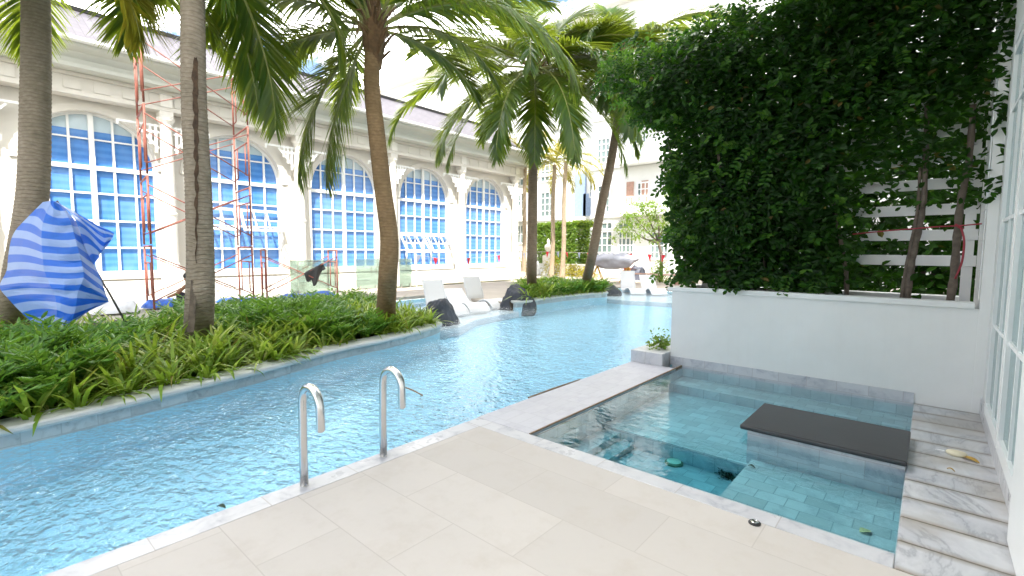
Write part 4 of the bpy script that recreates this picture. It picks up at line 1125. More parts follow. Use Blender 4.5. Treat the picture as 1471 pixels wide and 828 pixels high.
for k in range(230):
    x, z = rng.uniform(-3.6, .1), rng.uniform(1.7, 4.8)
    if vine_density(x, z) < .5: continue
    spray((x, 6.68, z), (rng.uniform(-.6, .6), -.7, rng.uniform(-.9, .5)), rng.uniform(.12, .34), rng.randint(3, 7))
for k in range(26):
    x = rng.uniform(-3.0, -.9)
    spray((x, rng.uniform(6.66, 6.8), 1.35), (rng.uniform(-.5, .5), -.3, -.8), rng.uniform(.15, .3), 5)
lv.build('foliage', M['vine_leaf'], vine, uv=False)
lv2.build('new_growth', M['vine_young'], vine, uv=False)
def stem(pts, r):
    m = MB(); c = smoothcurve(pts, 6); m.tube(c, [r*(1-.35*i/len(c))*(1+.12*math.sin(i*1.7)) for i in range(len(c))], 8)
    m.build('stem', M['bark'], vine, smooth=True, uv=False)
def vp(px, py, y=6.95): return ony(px, py, y)
stem([(vp(1217, 424).x, 6.95, .93), vp(1216, 400), vp(1212, 370), vp(1205, 330), vp(1190, 250), vp(1180, 120)], .028)
stem([(vp(1303, 428).x, 6.95, .93), vp(1306, 400), vp(1313, 360), vp(1322, 320), vp(1328, 270), vp(1332, 150)], .036)
stem([(vp(1294, 428).x, 6.90, .93), vp(1300, 395), vp(1310, 345), vp(1318, 300), vp(1322, 240)], .022)
stem([(vp(1363, 430).x, 6.92, .93), vp(1370, 400), vp(1375, 340), vp(1380, 290), vp(1392, 230), vp(1398, 150)], .040)
stem([(vp(1042, 424).x, 6.98, .93), vp(1043, 400), vp(1045, 380), vp(1040, 300), vp(1030, 200)], .030)
stem([vp(1043, 398, 6.9), vp(1036, 378, 6.88), vp(1030, 362, 6.9)], .014)
stem([vp(1046, 395, 6.9), vp(1054, 370, 6.88), vp(1058, 350, 6.95)], .014)
stem([(vp(1098, 424).x, 6.98, .93), vp(1098, 380), vp(1090, 250)], .022)
stem([(vp(985, 420).x, 7.1, .93), vp(980, 330, 7.1), vp(960, 200, 7.1)], .025)
local(vine)
m = MB()
a = [vp(1225, 336, 6.86), vp(1265, 332, 6.84), vp(1313, 328, 6.82), vp(1350, 325, 6.83), vp(1376, 324, 6.82), vp(1410, 321, 6.70)]
m.tube(smoothcurve(a, 5), .008, 6)
m.tube(smoothcurve([vp(1380, 325, 6.84), vp(1385, 345, 6.80), vp(1382, 375, 6.82), vp(1372, 400, 6.84)], 5), .010, 6)
m.tube([vp(1372, 322, 6.84), vp(1384, 329, 6.84)], .014, 6)
tag(m.build('red_rope', M['red_cord'], smooth=True, uv=False), 'red plastic rope tied round the vine stems in front of the trellis', 'rope')
for (cx2, cy2, lab) in ((-1.6, 9.4, 'dark leafy bush added behind the left half of the vine trellis'), (-0.1, 9.0, 'dark leafy bush added behind the right half of the trellis'), (0.75, 8.75, 'dark leafy bush added behind the trellis, nearest the villa')):  # bushes added as a backing so the trellis gaps look dark
    sh_ = thing('backing_bush', lab, 'bush', (cx2, cy2, .05), 'bushes added behind the trellis'); m = MB()
    for k in range(4200):
        a, b_ = rng.uniform(0, 6.28), rng.uniform(-.9, 1.57); r = rng.uniform(.65, 1.0)*(1+.15*math.sin(a*5)+.12*math.sin(b_*6+a*3))
        p_ = Vector((cx2+1.35*r*math.cos(a)*math.cos(b_), cy2+.7*r*math.sin(a)*math.cos(b_), 2.1+2.0*r*math.sin(b_)))
        m.leaf(p_, (rng.uniform(-1, 1), rng.uniform(-1, 1), rng.uniform(-.9, .4)), (math.cos(a), math.sin(a), .4), .15, .075, .1)
    m.build('foliage', M['vine_leaf'], sh_, uv=False); m = MB()
    for k in range(4): m.tube([(cx2, cy2, .03), (cx2+rng.uniform(-.4, .4), cy2+rng.uniform(-.3, .3), 1.6)], .04, 6)
    m.build('stem', M['bark'], sh_, uv=False); local(sh_)
# small plant behind the stone block
m = MB(); rng = random.Random(5)
pc = Vector((-2.93, 6.72, .18))
for k in range(260):
    v = Vector((rng.gauss(0, .085), rng.gauss(0, .10), abs(rng.gauss(.06, .08))))
    m.leaf(pc+v, (rng.uniform(-1, 1), rng.uniform(-1, 1), rng.uniform(-.2, .8)), (rng.uniform(-.4, .4), -.5, 1), .055, .035, .1)
sp_ = thing('small_plant', 'small bright green leafy plant growing behind the pale stone block', 'plant', (-2.93, 6.72, .175))
m.build('foliage', M['shrub'], sp_, uv=False); m = MB()
for k in range(5): m.tube([pc-Vector((0, 0, .01)), pc+Vector((rng.uniform(-.08, .08), rng.uniform(-.08, .08), .12))], .004, 5)
m.build('stem', M['bark'], sp_, uv=False); local(sp_)

# ================================================================== OBJECTS
# ---- handrails on the deck edge
for yy, lab in ((1.456, 'hooked stainless steel handrail post nearer the camera on the deck edge'), (2.082, 'hooked stainless steel handrail post farther along the deck edge toward the ledge')):
    root = thing('handrail_post', lab, 'handrail', (-3.13, yy, 0), 'handrail posts on the deck edge')
    xb, xt, zt, Rr = -3.125, -3.115, 0.585, 0.118
    pts = [(xb, yy, 0.002), (xb, yy, .3), (xt, yy, zt)] + [(xt+Rr-Rr*math.cos(math.pi*i/14), yy, zt+Rr*math.sin(math.pi*i/14)) for i in range(1, 15)] + [(xt+2*Rr+.003, yy, .455)]
    n0 = len(pts); pts += [(xt+2*Rr+.003, yy, .445), (xt+2*Rr+.003, yy, .438), (xt+2*Rr+.003, yy, .435)]
    m = MB(); m.tube(pts, [.0275]*n0+[.026, .020, .008], 20); o = m.build('tube', M['steel'], root, smooth=True, uv=False)
    m = MB(); m.lathe([(.029, 0), (.0295, .002), (.029, .004)], (xb, yy, .0025), 20)
    m.build('foot_ring', M['steel'], root, uv=False); local(root)

# ---- plunge pool details
dr = thing('drain_cover', 'round pale green drain cover on the plunge pool floor', 'drain cover', (-1.8, 4.4, -.43))
dc = onz(968, 664, -.41)
m = MB(); m.lathe([(.085, 0), (.085, .012), (.07, .02)], (dc.x, dc.y, -.4295), 24); m.build('rim', M['drain_rim'], dr, uv=False)
m = MB(); m.lathe([(.066, .0), (.066, .024), (.03, .028), (.012, .03)], (dc.x, dc.y, -.428), 24); m.build('grate', M['drain'], dr, uv=False); local(dr)
rng = random.Random(9); m = MB(); c = onz(1046, 686, -.42)
for k in range(140):
    v = Vector((rng.gauss(0, .05), rng.gauss(0, .035), abs(rng.gauss(0, .02))))
    m.leaf(Vector((c.x, c.y, -.425))+v, (rng.uniform(-1, 1), rng.uniform(-1, 1), rng.uniform(-.1, .4)), (0, 0, 1), .035, .014, .2)
tag(m.build('wet_leaf_clump', M['debris'], uv=False), 'dark green clump of sodden leaves on the plunge pool floor', 'leaf litter')
def flat_leaf(name, c, d, L, w, mat, lab, z=.004):
    m = MB(); d = Vector((*d, 0)).normalized(); x = Vector((-d.y, d.x, 0)); n = 8; top = []; 
    for k in range(n+1):
        s = k/n; ww = w*math.sin(math.pi*min(1, s*.96+.03))**.8; q = Vector(c)+d*L*(s-.5); cz = z + .008*math.sin(s*4)+.003
        m.v += [tuple(q-x*ww+Vector((0, 0, cz+.006))), tuple(q+Vector((0, 0, cz-.002+.002))), tuple(q+x*ww+Vector((0, 0, cz+.005)))]
    for k in range(n):
        for j in (0, 1): a = 3*k+j; m.face((a, a+1, a+4, a+3))
    return tag(m.build(name, mat, uv=False), lab, 'leaf')
q = onz(1243, 765, -.205); flat_leaf('fallen_leaf', (q.x, q.y, -.209), (.5, .8), .09, .028, simple('pale_yellow_green_leaf', (.50, .50, .25), .5, .2, 20), 'pale yellow leaf lying under water on the plunge pool step')
q = onz(1080, 672, -.205); flat_leaf('fallen_leaf', (q.x, q.y, -.209), (.9, .1), .055, .022, M['debris'], 'small dark brown leaf on the plunge pool step by the bench')
q = onz(1394, 663, 0); flat_leaf('fallen_leaf', (q.x, q.y, .003), (.8, -.5), .115, .034, M['yellow_leaf'], 'yellow brown dry leaf beside the cream soap on the marble walkway')
q = onz(1366, 678, 0); flat_leaf('fallen_leaf', (q.x, q.y, .003), (.8, -.2), .045, .014, M['yellow_leaf'], 'tiny yellow leaf scrap on the marble walkway near the soap')
q = onz(318, 731, WZ); flat_leaf('fallen_leaf', (q.x, q.y, WZ), (.8, .5), .06, .018, M['debris'], 'small dark leaf floating by the deck edge in the main pool')
q = onz(1374, 656, 0); sh = thing('soap_dish', 'cream oval shell shaped soap lying on the stained marble walkway', 'soap', (q.x, q.y, .003))
m = MB(); n = 20
for k, (s, z) in enumerate(((.75, .0), (1.0, .012), (.98, .022), (.8, .034), (.4, .040), (.02, .041))):
    for j in range(n): a = 2*math.pi*j/n; m.v.append((q.x+.065*s*math.cos(a)*(1+.08*math.sin(3*a)), q.y+.045*s*math.sin(a), .0035+z))
for k in range(5):
    for j in range(n): a, b_ = k*n+j, k*n+(j+1) % n; m.face((a, b_, b_+n, a+n))
m.build('body', M['shell'], sh, smooth=True, uv=False)
m = MB(); m.tube([(q.x-.07, q.y+.02, .012), (q.x-.10, q.y+.03, .01), (q.x-.125, q.y+.03, .008)], [.006, .008, .004], 6); m.build('stub', M['white_gloss'], sh, uv=False); local(sh)
q = onz(1084, 753, 0); df = thing('deck_fitting', 'small round black rimmed steel fitting set in the sandstone deck', 'deck fitting', (q.x, q.y, 0))
m = MB(); m.lathe([(.034, 0), (.034, .006), (.028, .011), (.024, .009)], (q.x, q.y, .001), 24); m.build('rim', M['black_rubber'], df, uv=False)
m = MB(); m.lathe([(.022, 0), (.022, .010), (.017, .013), (.010, .011), (.004, .012)], (q.x, q.y, .003), 24); m.build('plate', M['steel'], df, uv=False); local(df)
m = MB(); a = onz(743, 573, 0); b_ = onz(834, 546, 0)
m.tube([(-3.235, a.y+.1, WZ+.012), (-3.23, (a.y+b_.y)/2, WZ+.016), (-3.226, b_.y, WZ+.012)], [.008, .011, .007], 6)
tag(m.build('palm_rib', M['wood'], uv=False), 'thin brown palm rib floating against the ledge in the main pool', 'palm rib')
m = MB(); a = onz(578, 556, .02); b_ = onz(607, 569, WZ); m.tube([tuple(a), tuple((a+b_)/2+Vector((0, 0, .01))), tuple(b_)], .008, 6)
tag(m.build('floating_stick', M['wood'], uv=False), 'thin dark stick floating in the pool behind the farther handrail post', 'stick')

# ---- loungers standing in the shallow water
def chaise(px_h, px_f, label, group, back=62, L=1.75):
    h, f = onz(*px_h, -.05), onz(*px_f, -.05)
    d = (f-h); d.z = 0; d.normalize(); sd = Vector((-d.y, d.x, 0))
    root = thing('pool_lounger', label, 'lounger', (h.x, h.y, -.13), group)
    bk = R_(back)
    prof = [(-.88*math.cos(bk), .88*math.sin(bk)+.02), (-.60*math.cos(bk)-.01, .60*math.sin(bk)), (-.32*math.cos(bk), .30*math.sin(bk)), (-.08, .075), (.10, .015), (.30, .03), (.52, .10), (.74, .17), (.92, .16), (1.08, .08), (1.2, -.03)]
    c = smoothcurve([h + d*x_ + Vector((0, 0, z_)) for x_, z_ in prof], 6)
    m = MB(); th = .035; hw = .31; n = len(c)
    nor = []
    for i in range(n):
        t = (c[min(i+1, n-1)]-c[max(i-1, 0)]).normalized(); nn = sd.cross(t); nn = nn if nn.dot(Vector((0, 0, 1)))+nn.dot(d)*.5 > 0 else -nn; nor.append(nn)
    cols_ = [(-hw, -.0), (-hw, th+.012), (-hw+.03, th+.012), (-hw+.05, th), (hw-.05, th), (hw-.03, th+.012), (hw, th+.012), (hw, 0)]
    for p_, nn in zip(c, nor):
        for s_, u in cols_: m.v.append(tuple(p_+sd*s_+nn*u))
    k = len(cols_)
    for i in range(n-1):
        for j in range(k): m.face((i*k+j, i*k+(j+1) % k, (i+1)*k+(j+1) % k, (i+1)*k+j))
    m.face(list(range(k))); m.face([(n-1)*k+j for j in range(k)][::-1])
    bevel(m.build('shell', M['chaise'], root, uv=False), .008)
    m = MB()
    for x_ in (.05, 1.0): m.obox(h+d*x_+Vector((0, 0, -.075)), d*.05, sd*.26, Vector((0, 0, .055 if x_ < .5 else .10)))
    m.build('support', M['chaise'], root, uv=False); local(root)
gr = 'white loungers standing in the pool shallows'
chaise((629, 446), (672, 456), 'white pool lounger nearest the left planted bed, partly behind the dark rock', gr, 66)
chaise((664, 442), (706, 453), 'white pool lounger in the middle of the three in the left bay, back laid low', gr, 30)
chaise((685, 437), (717, 442), 'white pool lounger with upright back, right of the three in the left bay', gr, 68)
chaise((903, 419), (922, 424), 'white pool lounger with upright back beside the far dark rock', gr, 72)
chaise((934, 420), (958, 427), 'white pool lounger with reclined back by the white planter end', gr, 48)

# ---- rocks
def rock(px, py, rw, rh, lab, seed, z=-.1, sq=.8):
    import bmesh
    c = onz(px, py, 0); rng = random.Random(seed)
    bm = bmesh.new(); bmesh.ops.create_icosphere(bm, subdivisions=4, radius=1)
    dirs = [Vector((rng.gauss(0, 1), rng.gauss(0, 1), abs(rng.gauss(.25, .8)))).normalized() for _ in range(15)]
    offs = [rng.uniform(.66, .94) for _ in dirs]
    from mathutils import noise as NZ
    for v in bm.verts:
        n_ = v.co.normalized(); r = 1.0
        for dd, o_ in zip(dirs, offs):
            k = n_.dot(dd)
            if k > .05: r = min(r, o_/k)
        r *= 1 + .07*NZ.noise(n_*3.1+Vector((seed, 0, 0))) + .035*NZ.noise(n_*8+Vector((0, seed, 0)))
        v.co = n_*r
        sk = .35*v.co.z
        wd = 1.0 + .22*max(0, .35-v.co.z); v.co = Vector((v.co.x*rw*wd, v.co.y*rw*sq*wd, v.co.z*rh))
    me = bpy.data.meshes.new('rock'); bm.to_mesh(me); bm.free(); me.materials.append(M['rock'])
    o = bpy.data.objects.new('rock', me); col.objects.link(o); o.rotation_euler = (0, 0, math.atan2(CR.y, CR.x)+rng.uniform(-.2, .2)); o.location = (c.x, c.y, z+rh*.22)
    tag(o, lab, 'rock', 'dark rocks at the pool edge')
rock(634, 459, .40, .56, 'tall dark blue black rock at the tip of the left planted bed', 4)
rock(741, 439, .56, .66, 'broad sloping dark rock at the near end of the farther island', 9)
rock(878, 421, .36, .46, 'small dark rock at the far end of the farther island, beside the upright lounger', 6)

# ---- blue and white striped sheet hung against the first palm
tp = thing('striped_sheet', 'blue and white striped plastic sheet draped over a stick beside the left palm', 'plastic sheet', (b1.x+.3, b1.y, .1))
rowsL = [(62, 290), (40, 312), (20, 335), (13, 362), (10, 388), (0, 412), (14, 432), (40, 458), (58, 472)]
rowsC = [(74, 288), (62, 320), (60, 345), (62, 368), (64, 388), (72, 408), (80, 428), (82, 452), (80, 474)]
rowsM = [(82, 290), (98, 312), (106, 335), (112, 358), (118, 380), (120, 398), (112, 420), (108, 446), (100, 468)]
rowsR = [(86, 292), (108, 318), (122, 350), (136, 380), (146, 405), (152, 425), (156, 433), (150, 437), (128, 447)]
from mathutils import noise as NZ
def sheet(cols_, deps, nm, du=5, dv=5, amp=.03, seed=0, uvs=1.0):
    """cols_: columns of photo points, deps: depth of each column; smoothed in both directions"""
    g3 = [[ond(px, py, dep if not callable(dep) else dep(i)) for i, (px, py) in enumerate(c)] for c, dep in zip(cols_, deps)]
    g3 = [smoothcurve(c, dv) for c in g3]
    rows_ = [[g3[c_][i].lerp(g3[c_+1][i], k_/du) for c_ in range(len(g3)-1) for k_ in range(du)]+[g3[-1][i]] for i in range(len(g3[0]))]
    m = MB(); nr, nc = len(rows_), len(rows_[0])
    for i, r in enumerate(rows_):
        for j, p_ in enumerate(r):
            wv = NZ.noise(Vector((i*.13+seed, j*.22, 0)))*amp + NZ.noise(Vector((i*.35, j*.5+seed, 3)))*amp*.5
            wv += amp*.4*(abs(NZ.noise(Vector((i*.16+j*.12, j*.3-i*.1, seed+9))))-.25); p_ = p_ + Vector((p_.x, p_.y, 0)).normalized()*wv; m.v.append(tuple(p_))
    for i in range(nr-1):
        for j in range(nc-1): m.face((i*nc+j, i*nc+j+1, (i+1)*nc+j+1, (i+1)*nc+j))
    me_o = m.build(nm, M['tarp'], tp, smooth=False, uv=False)
    ul = me_o.data.uv_layers.new(name='UVMap')
    for pl in me_o.data.polygons:
        for li in pl.loop_indices:
            vi = me_o.data.loops[li].vertex_index; i, j = divmod(vi, nc)
            ul.data[li].uv = (j/nc, uvs*i/nr + .035*math.sin(j*.5) - .10*j/nc)
    sm = me_o.modifiers.new('solid', 'SOLIDIFY'); sm.thickness = .004
    return me_o
ds = 6.15
sheet([rowsL, rowsC, rowsM, rowsR], [ds+.25, ds-.12, ds-.05, ds+.30], 'sheet', amp=.05, seed=2, uvs=1.42)
sheet([[(84, 292), (100, 305), (112, 322), (118, 345), (132, 382)], [(108, 304), (122, 320), (130, 335), (138, 355), (142, 370)], [(138, 322), (146, 332), (150, 345), (148, 356), (142, 366)], [(164, 334), (163, 338), (160, 344), (156, 350), (148, 358)]],
      [ds+.22, ds+.34, ds+.4, ds+.45], 'flap', amp=.03, seed=7, uvs=.62)
m = MB(); a, b_ = ond(82, 288, ds+.3), ond(177, 458, ds+.35)
m.tube([tuple(a), tuple(a.lerp(b_, .5)+Vector((.01, 0, 0))), tuple(b_ + (b_-a)*.1)], .012, 8); m.build('stick', M['dark_iron'], tp, smooth=True, uv=False)
local(tp)

# ---- scaffold towers in front of the clubhouse
def scaffold(name, A, Bv, Cv, levels, lh, lab, group, plank=False, z0=.1):
    """A, B: the feet of one end frame; Cv: offset from it to the other end frame"""
    root = thing(name, lab, 'scaffold', (A.x, A.y, z0), group)
    A, Bv = Vector((A.x, A.y, z0)), Vector((Bv.x, Bv.y, z0)); r = .024
    for lv_ in range(levels):
        zb = lv_*lh
        for off in (Vector((0, 0, 0)), Cv):
            a, b_ = A+off+Vector((0, 0, zb)), Bv+off+Vector((0, 0, zb)); up = Vector((0, 0, lh-.03))
            m = MB()
            m.tube([a, a+up], r, 8); m.tube([b_, b_+up], r, 8)
            m.tube([a+up-Vector((0, 0, .02)), b_+up-Vector((0, 0, .02))], r, 8); m.tube([a+Vector((0, 0, lh*.72)), b_+Vector((0, 0, lh*.72))], r*.8, 8)
            ia, ib = a.lerp(b_, .22), a.lerp(b_, .78)
            m.tube([ia+Vector((0, 0, lh*.2)), ia+Vector((0, 0, lh*.72))], r*.7, 6); m.tube([ib+Vector((0, 0, lh*.2)), ib+Vector((0, 0, lh*.72))], r*.7, 6)
            m.tube([ia+Vector((0, 0, lh*.2)), a+Vector((0, 0, lh*.18))], r*.7, 6); m.tube([ib+Vector((0, 0, lh*.2)), b_+Vector((0, 0, lh*.18))], r*.7, 6)
            m.build('end_frame', M['scaffold'], root, smooth=True, uv=False)
        for s_ in (A, Bv):
            a = s_+Vector((0, 0, zb)); sh_ = (A-Bv).normalized()*.03*(1 if s_ is A else -1)
            for (za, zb_) in ((.25, lh-.25), (lh-.25, .25)):
                m = MB(); m.tube([a+sh_+Vector((0, 0, za)), a+sh_+Cv+Vector((0, 0, zb_))], r*.62, 6)
                m.build('cross_brace', M['scaffold'], root, smooth=True, uv=False)
    for off in (Vector((0, 0, 0)), Cv):
        for s_ in (A, Bv):
            m = MB(); m.box(-.06, .06, -.06, .06, 0, .008); m.tube([(0, 0, .008), (0, 0, .05)], .02, 8)
            for i in range(len(m.v)): m.v[i] = tuple(Vector(m.v[i])+s_+off-Vector((0, 0, .002)))
            m.build('base_plate', M['scaffold'], root, uv=False)
    if plank:
        for k in range(2):
            m = MB(); pa = A.lerp(Bv, .3+.4*k)+Vector((0, 0, levels*lh*0+lh+.01)); m.beam(pa, pa+Cv, .22, .04); m.build('plank', M['wood'], root, uv=False)
    local(root); return root
sb_ = onz(222, 449, .1); sa_ = Vector((sb_.x-1.55, sb_.y+.12, .1)); sa_ = onz(203, 433, .1)
sa_ = sb_ + (sa_-sb_).normalized()*1.55
cv = onz(360, 432, .1); cv = (cv - sb_); cv.z = 0; cv = Vector((-.35, 2.35, 0))
scaffold('scaffold_tower', sa_, sb_, cv, 4, 1.62, 'tall rust red scaffold tower in front of the second arched window', None)
lb = Vector((-14.7, 5.75, .1)); la = Vector((-15.9, 5.75, .1))
la, lb = onz(377, 428, .1), onz(388, 436, .1); lb = la + (lb-la).normalized()*1.2
fe = onz(484, 425, .1)
cv2 = fe-lb; cv2.z = 0; cv2 = cv2.normalized()*2.3
scaffold('scaffold_tower', la, lb, cv2, 1, 1.55, 'single low rust red scaffold bay with a black cloth hanging on it', None)
# black cloth hung over its brace
a = lb+Vector((0, 0, .25)); e = lb+cv2+Vector((0, 0, 1.30)); p0, p1 = a.lerp(e, .50), a.lerp(e, .78)
m = MB(); nn = 12
fwd = (Vector((0, 0, EYE))-p0); fwd.z = 0; fwd.normalize()
for i in range(nn+1):
    s = i/nn; tpp = p0.lerp(p1, s)
    ln = .22+.38*math.sin(math.pi*min(1, s*.9+.25))*(1 if s > .3 else .35)+.03*math.sin(i*1.3)
    for j in range(9):
        v = j/8; m.v.append(tuple(tpp+Vector((0, 0, .03-ln*v))+fwd*(.05+.05*math.sin(s*11+v*3)*v)+(p1-p0).normalized()*.10*v))
for i in range(nn):
    for j in range(8): m.face((i*9+j, i*9+j+1, (i+1)*9+j+1, (i+1)*9+j))
o = m.build('black_cloth', M['black_cloth'], smooth=True, uv=False); o.modifiers.new('s', 'SOLIDIFY').thickness = .012
tag(o, 'crumpled black cloth hanging over the brace of the low scaffold bay', 'cloth')

# ---- tarpaulins and sheets lying under the scaffolds
def heap(name, p0, p1, w, h, mat, lab, seed, cat='tarpaulin'):
    p0, p1 = Vector(p0), Vector(p1); d = (p1-p0); L = d.length; d.normalize(); sd = Vector((-d.y, d.x, 0)); m = MB(); n, k = 40, 9
    for i in range(n+1):
        s = i/n; e = min(1, s*8, (1-s)*8)**.5
        for j in range(k):
            a = math.pi*j/(k-1); r = 1+.35*NZ.noise(Vector((s*L*2.2, a*1.5, seed)))+.15*NZ.noise(Vector((s*L*7, a*4, seed)))
            m.v.append(tuple(p0+d*L*s+sd*math.cos(a)*w*r*(.5+.5*e)+Vector((0, 0, .002+math.sin(a)*h*r*e))))
    for i in range(n):
        for j in range(k-1): m.face((i*k+j, i*k+j+1, (i+1)*k+j+1, (i+1)*k+j))
    m.face(range(k)); m.face([n*k+j for j in range(k)][::-1])
    tag(m.build(name, mat, smooth=True, uv=False), lab, cat)
heap('blue_tarpaulin', onz(205, 444, .1), onz(275, 438, .1), .25, .19, M['blue_tarp'], 'crumpled blue tarpaulin on the ground under the tall scaffold tower', 1)
heap('blue_tarpaulin', onz(310, 436, .1), onz(372, 432, .1), .2, .10, M['blue_tarp'], 'low blue tarpaulin on the ground between the scarred palm and the low scaffold bay', 5)
heap('blue_tarpaulin', onz(396, 434, .1), onz(482, 426, .1), .22, .17, M['blue_tarp'], 'long folded blue tarpaulin under the black cloth of the low scaffold bay', 2)
heap('white_sheet', onz(130, 452, .1), onz(200, 447, .1), .3, .24, M['white_sack'], 'crumpled white plastic sheet on the ground left of the tall scaffold tower', 3, 'plastic sheet')
heap('white_sheet', onz(400, 440, .1), onz(470, 432, .1), .25, .14, M['white_sack'], 'white plastic sheet on the ground in front of the folded blue tarpaulin', 4, 'plastic sheet')

# ---- glass balustrade panels
for (pa, pb, lab) in (((418, 428), (488, 420), 'green tinted glass fence panel behind the low scaffold bay'), ((512, 418), (545, 415), 'green tinted glass fence panel left of the bowed palm'), ((574, 414), (592, 412), 'narrow green tinted glass fence panel right of the bowed palm')):
    a, b_ = onz(*pa, .1), onz(*pb, .1); b_ = Vector((a.x+(b_.x-a.x)*.35, b_.y, .1)) if False else b_
    root = thing('glass_panel', lab, 'glass panel', tuple((a+b_)/2), 'glass fence panels')
    m = MB(); u = (b_-a).normalized(); m.obox((a+b_)/2+Vector((0, 0, .62)), (b_-a)/2, Vector((-u.y, u.x, 0))*.006, Vector((0, 0, .56))); m.build('pane', M['glass'], root, uv=False)
    for t in (.15, .85):
        m = MB(); c = a.lerp(b_, t); m.obox(c+Vector((0, 0, .09)), u*.03, Vector((-u.y, u.x, 0))*.022, Vector((0, 0, .09))); m.build('spigot', M['steel'], root, uv=False)
    local(root)

# ---- bunting along the terrace
bu = thing('bunting', 'string of small red white and grey pennants along the terrace', 'bunting', (-16.2, 20, 0))
path = smoothcurve([onx(598, 366, -16.2), onx(640, 371, -16.2), onx(690, 369, -16.2), onx(735, 364, -16.2)], 12)
c1_ = onx(735, 364, -16.2)
path2 = smoothcurve([c1_, ony(790, 361, 23.5), ony(850, 363, 22.5), ony(905, 364, 22.0), ony(962, 366, 21.5)], 14)
for pth in (path, path2):
    m = MB(); m.tube(pth, .007, 5); m.build('cord', M['cord'], bu, uv=False)
flags = [(602, 'grey_flag'), (625, 'red_flag'), (648, 'white_flag'), (672, 'red_flag'), (694, 'white_flag'), (716, 'red_flag')]
flags2 = [(754, 'grey_flag'), (770, 'white_flag'), (785, 'red_flag'), (800, 'grey_flag'), (816, 'red_flag'), (831, 'grey_flag'), (846, 'red_flag'), (862, 'white_flag'), (878, 'red_flag'), (892, 'grey_flag'), (905, 'red_flag'), (920, 'white_flag'), (931, 'red_flag'), (953, 'red_flag')]
def px_of(p):
    c = RC.T @ (np.array(p)-np.array([0, 0, EYE])); return W/2+F*c[0]/-c[2]
for pth, fl in ((path, flags), (path2, flags2)):
    for px, mt in fl:
        i = min(range(len(pth)-1), key=lambda k: abs(px_of(pth[k])-px)); p_ = pth[i]; t = (pth[i+1]-pth[i]).normalized()
        a = random.uniform(-.25, .25); dn = Vector((t.x*a, t.y*a, -1)).normalized(); u = Vector((-t.y, t.x, 0))*random.uniform(-.06, .06)
        m = MB(); m.mi = 0; q0, q1, q2 = p_-t*.12, p_+t*.12, p_+dn*.36+u; th = Vector((-t.y, t.x, 0))*.003
        m.v = [tuple(v+s_*th) for s_ in (-1, 1) for v in (q0, q1, q2)]
        m.f = [(0, 1, 2), (5, 4, 3), (0, 3, 4, 1), (1, 4, 5, 2), (2, 5, 3, 0)]; m.m = [0]*5
        m.build('pennant', M[mt], bu, uv=False)
for p_ in (path[0], c1_, path2[-1]):
    m = MB(); m.tube([(p_.x, p_.y, .05), (p_.x, p_.y, p_.z+.05)], .02, 8); m.build('post', M['white_gloss'], bu, uv=False)
local(bu)

# ---- worker crouching behind the scarred palm
def person():
    root = thing('person', 'person in a red shirt crouching on the ground behind the scarred palm', 'person', tuple(onz(268, 442, .1)))
    d = 12.3; lft = -CR; twd = -CA
    base = onz(279, 447, .1); s = .9
    def P(r, u, f): return base + CR*r*s + Vector((0, 0, u*s)) + twd*f*s
    J = {'pel': P(0.02, .22, 0), 'sp': P(0.0, .45, .02), 'ch': P(-.03, .66, .05), 'nk': P(-.05, .80, .06), 'hd': P(-.08, .90, .08), 'ht': P(-.09, 1.0, .09),
         'lk': P(-.34, .50, .12), 'lf': P(-.26, .06, .10), 'lt': P(-.44, .03, .14), 'rk': P(-.30, .46, -.16), 'rf': P(-.22, .06, -.14), 'rt': P(-.40, .03, -.18),
         'lsh': P(-.05, .72, .20), 'lel': P(-.25, .48, .26), 'lh': P(-.48, .40, .22), 'lfi': P(-.58, .37, .2), 'rsh': P(-.02, .72, -.12), 'rel': P(-.22, .46, -.2), 'rh': P(-.44, .38, -.1), 'rfi': P(-.53, .35, -.08)}
    E_ = [('pel', 'sp'), ('sp', 'ch'), ('ch', 'nk'), ('nk', 'hd'), ('hd', 'ht'), ('pel', 'lk'), ('lk', 'lf'), ('lf', 'lt'), ('pel', 'rk'), ('rk', 'rf'), ('rf', 'rt'), ('ch', 'lsh'), ('lsh', 'lel'), ('lel', 'lh'), ('lh', 'lfi'), ('ch', 'rsh'), ('rsh', 'rel'), ('rel', 'rh'), ('rh', 'rfi')]
    Rd = dict(pel=.13, sp=.12, ch=.13, nk=.055, hd=.095, ht=.075, lk=.065, lf=.045, lt=.035, rk=.065, rf=.045, rt=.035, lsh=.06, lel=.043, lh=.032, lfi=.02, rsh=.06, rel=.043, rh=.032, rfi=.02)
    def skin(nm, names, grow, mat, par):
        ks = list(names); me = bpy.data.meshes.new(nm)
        me.from_pydata([tuple(J[k]) for k in ks], [(ks.index(a), ks.index(b_)) for a, b_ in E_ if a in ks and b_ in ks], [])
        o = bpy.data.objects.new(nm, me); col.objects.link(o); me.materials.append(M[mat])
        sk = o.modifiers.new('skin', 'SKIN'); o.modifiers.new('sub', 'SUBSURF').levels = 2; o.modifiers['sub'].render_levels = 2
        for v, k in zip(me.skin_vertices[0].data, ks): v.radius = (Rd[k]+grow,)*2
        me.skin_vertices[0].data[0].use_root = True; o.parent = par; return o
    skin('body', J.keys(), 0, 'skin', root)
    skin('shirt', ['pel', 'sp', 'ch', 'lsh', 'rsh'], .014, 'red_shirt', root)
    skin('trousers', ['pel', 'lk', 'lf', 'rk', 'rf'], .014, 'dark_trousers', root)
    m = MB(); c = J['hd']+Vector((0, 0, .05)); m.lathe([(.02, .10), (.07, .085), (.105, .04), (.112, -.01), (.10, -.04)], c+CR*.02, 14); m.build('hair', M['hair'], root, smooth=True, uv=False)
    local(root)
person()

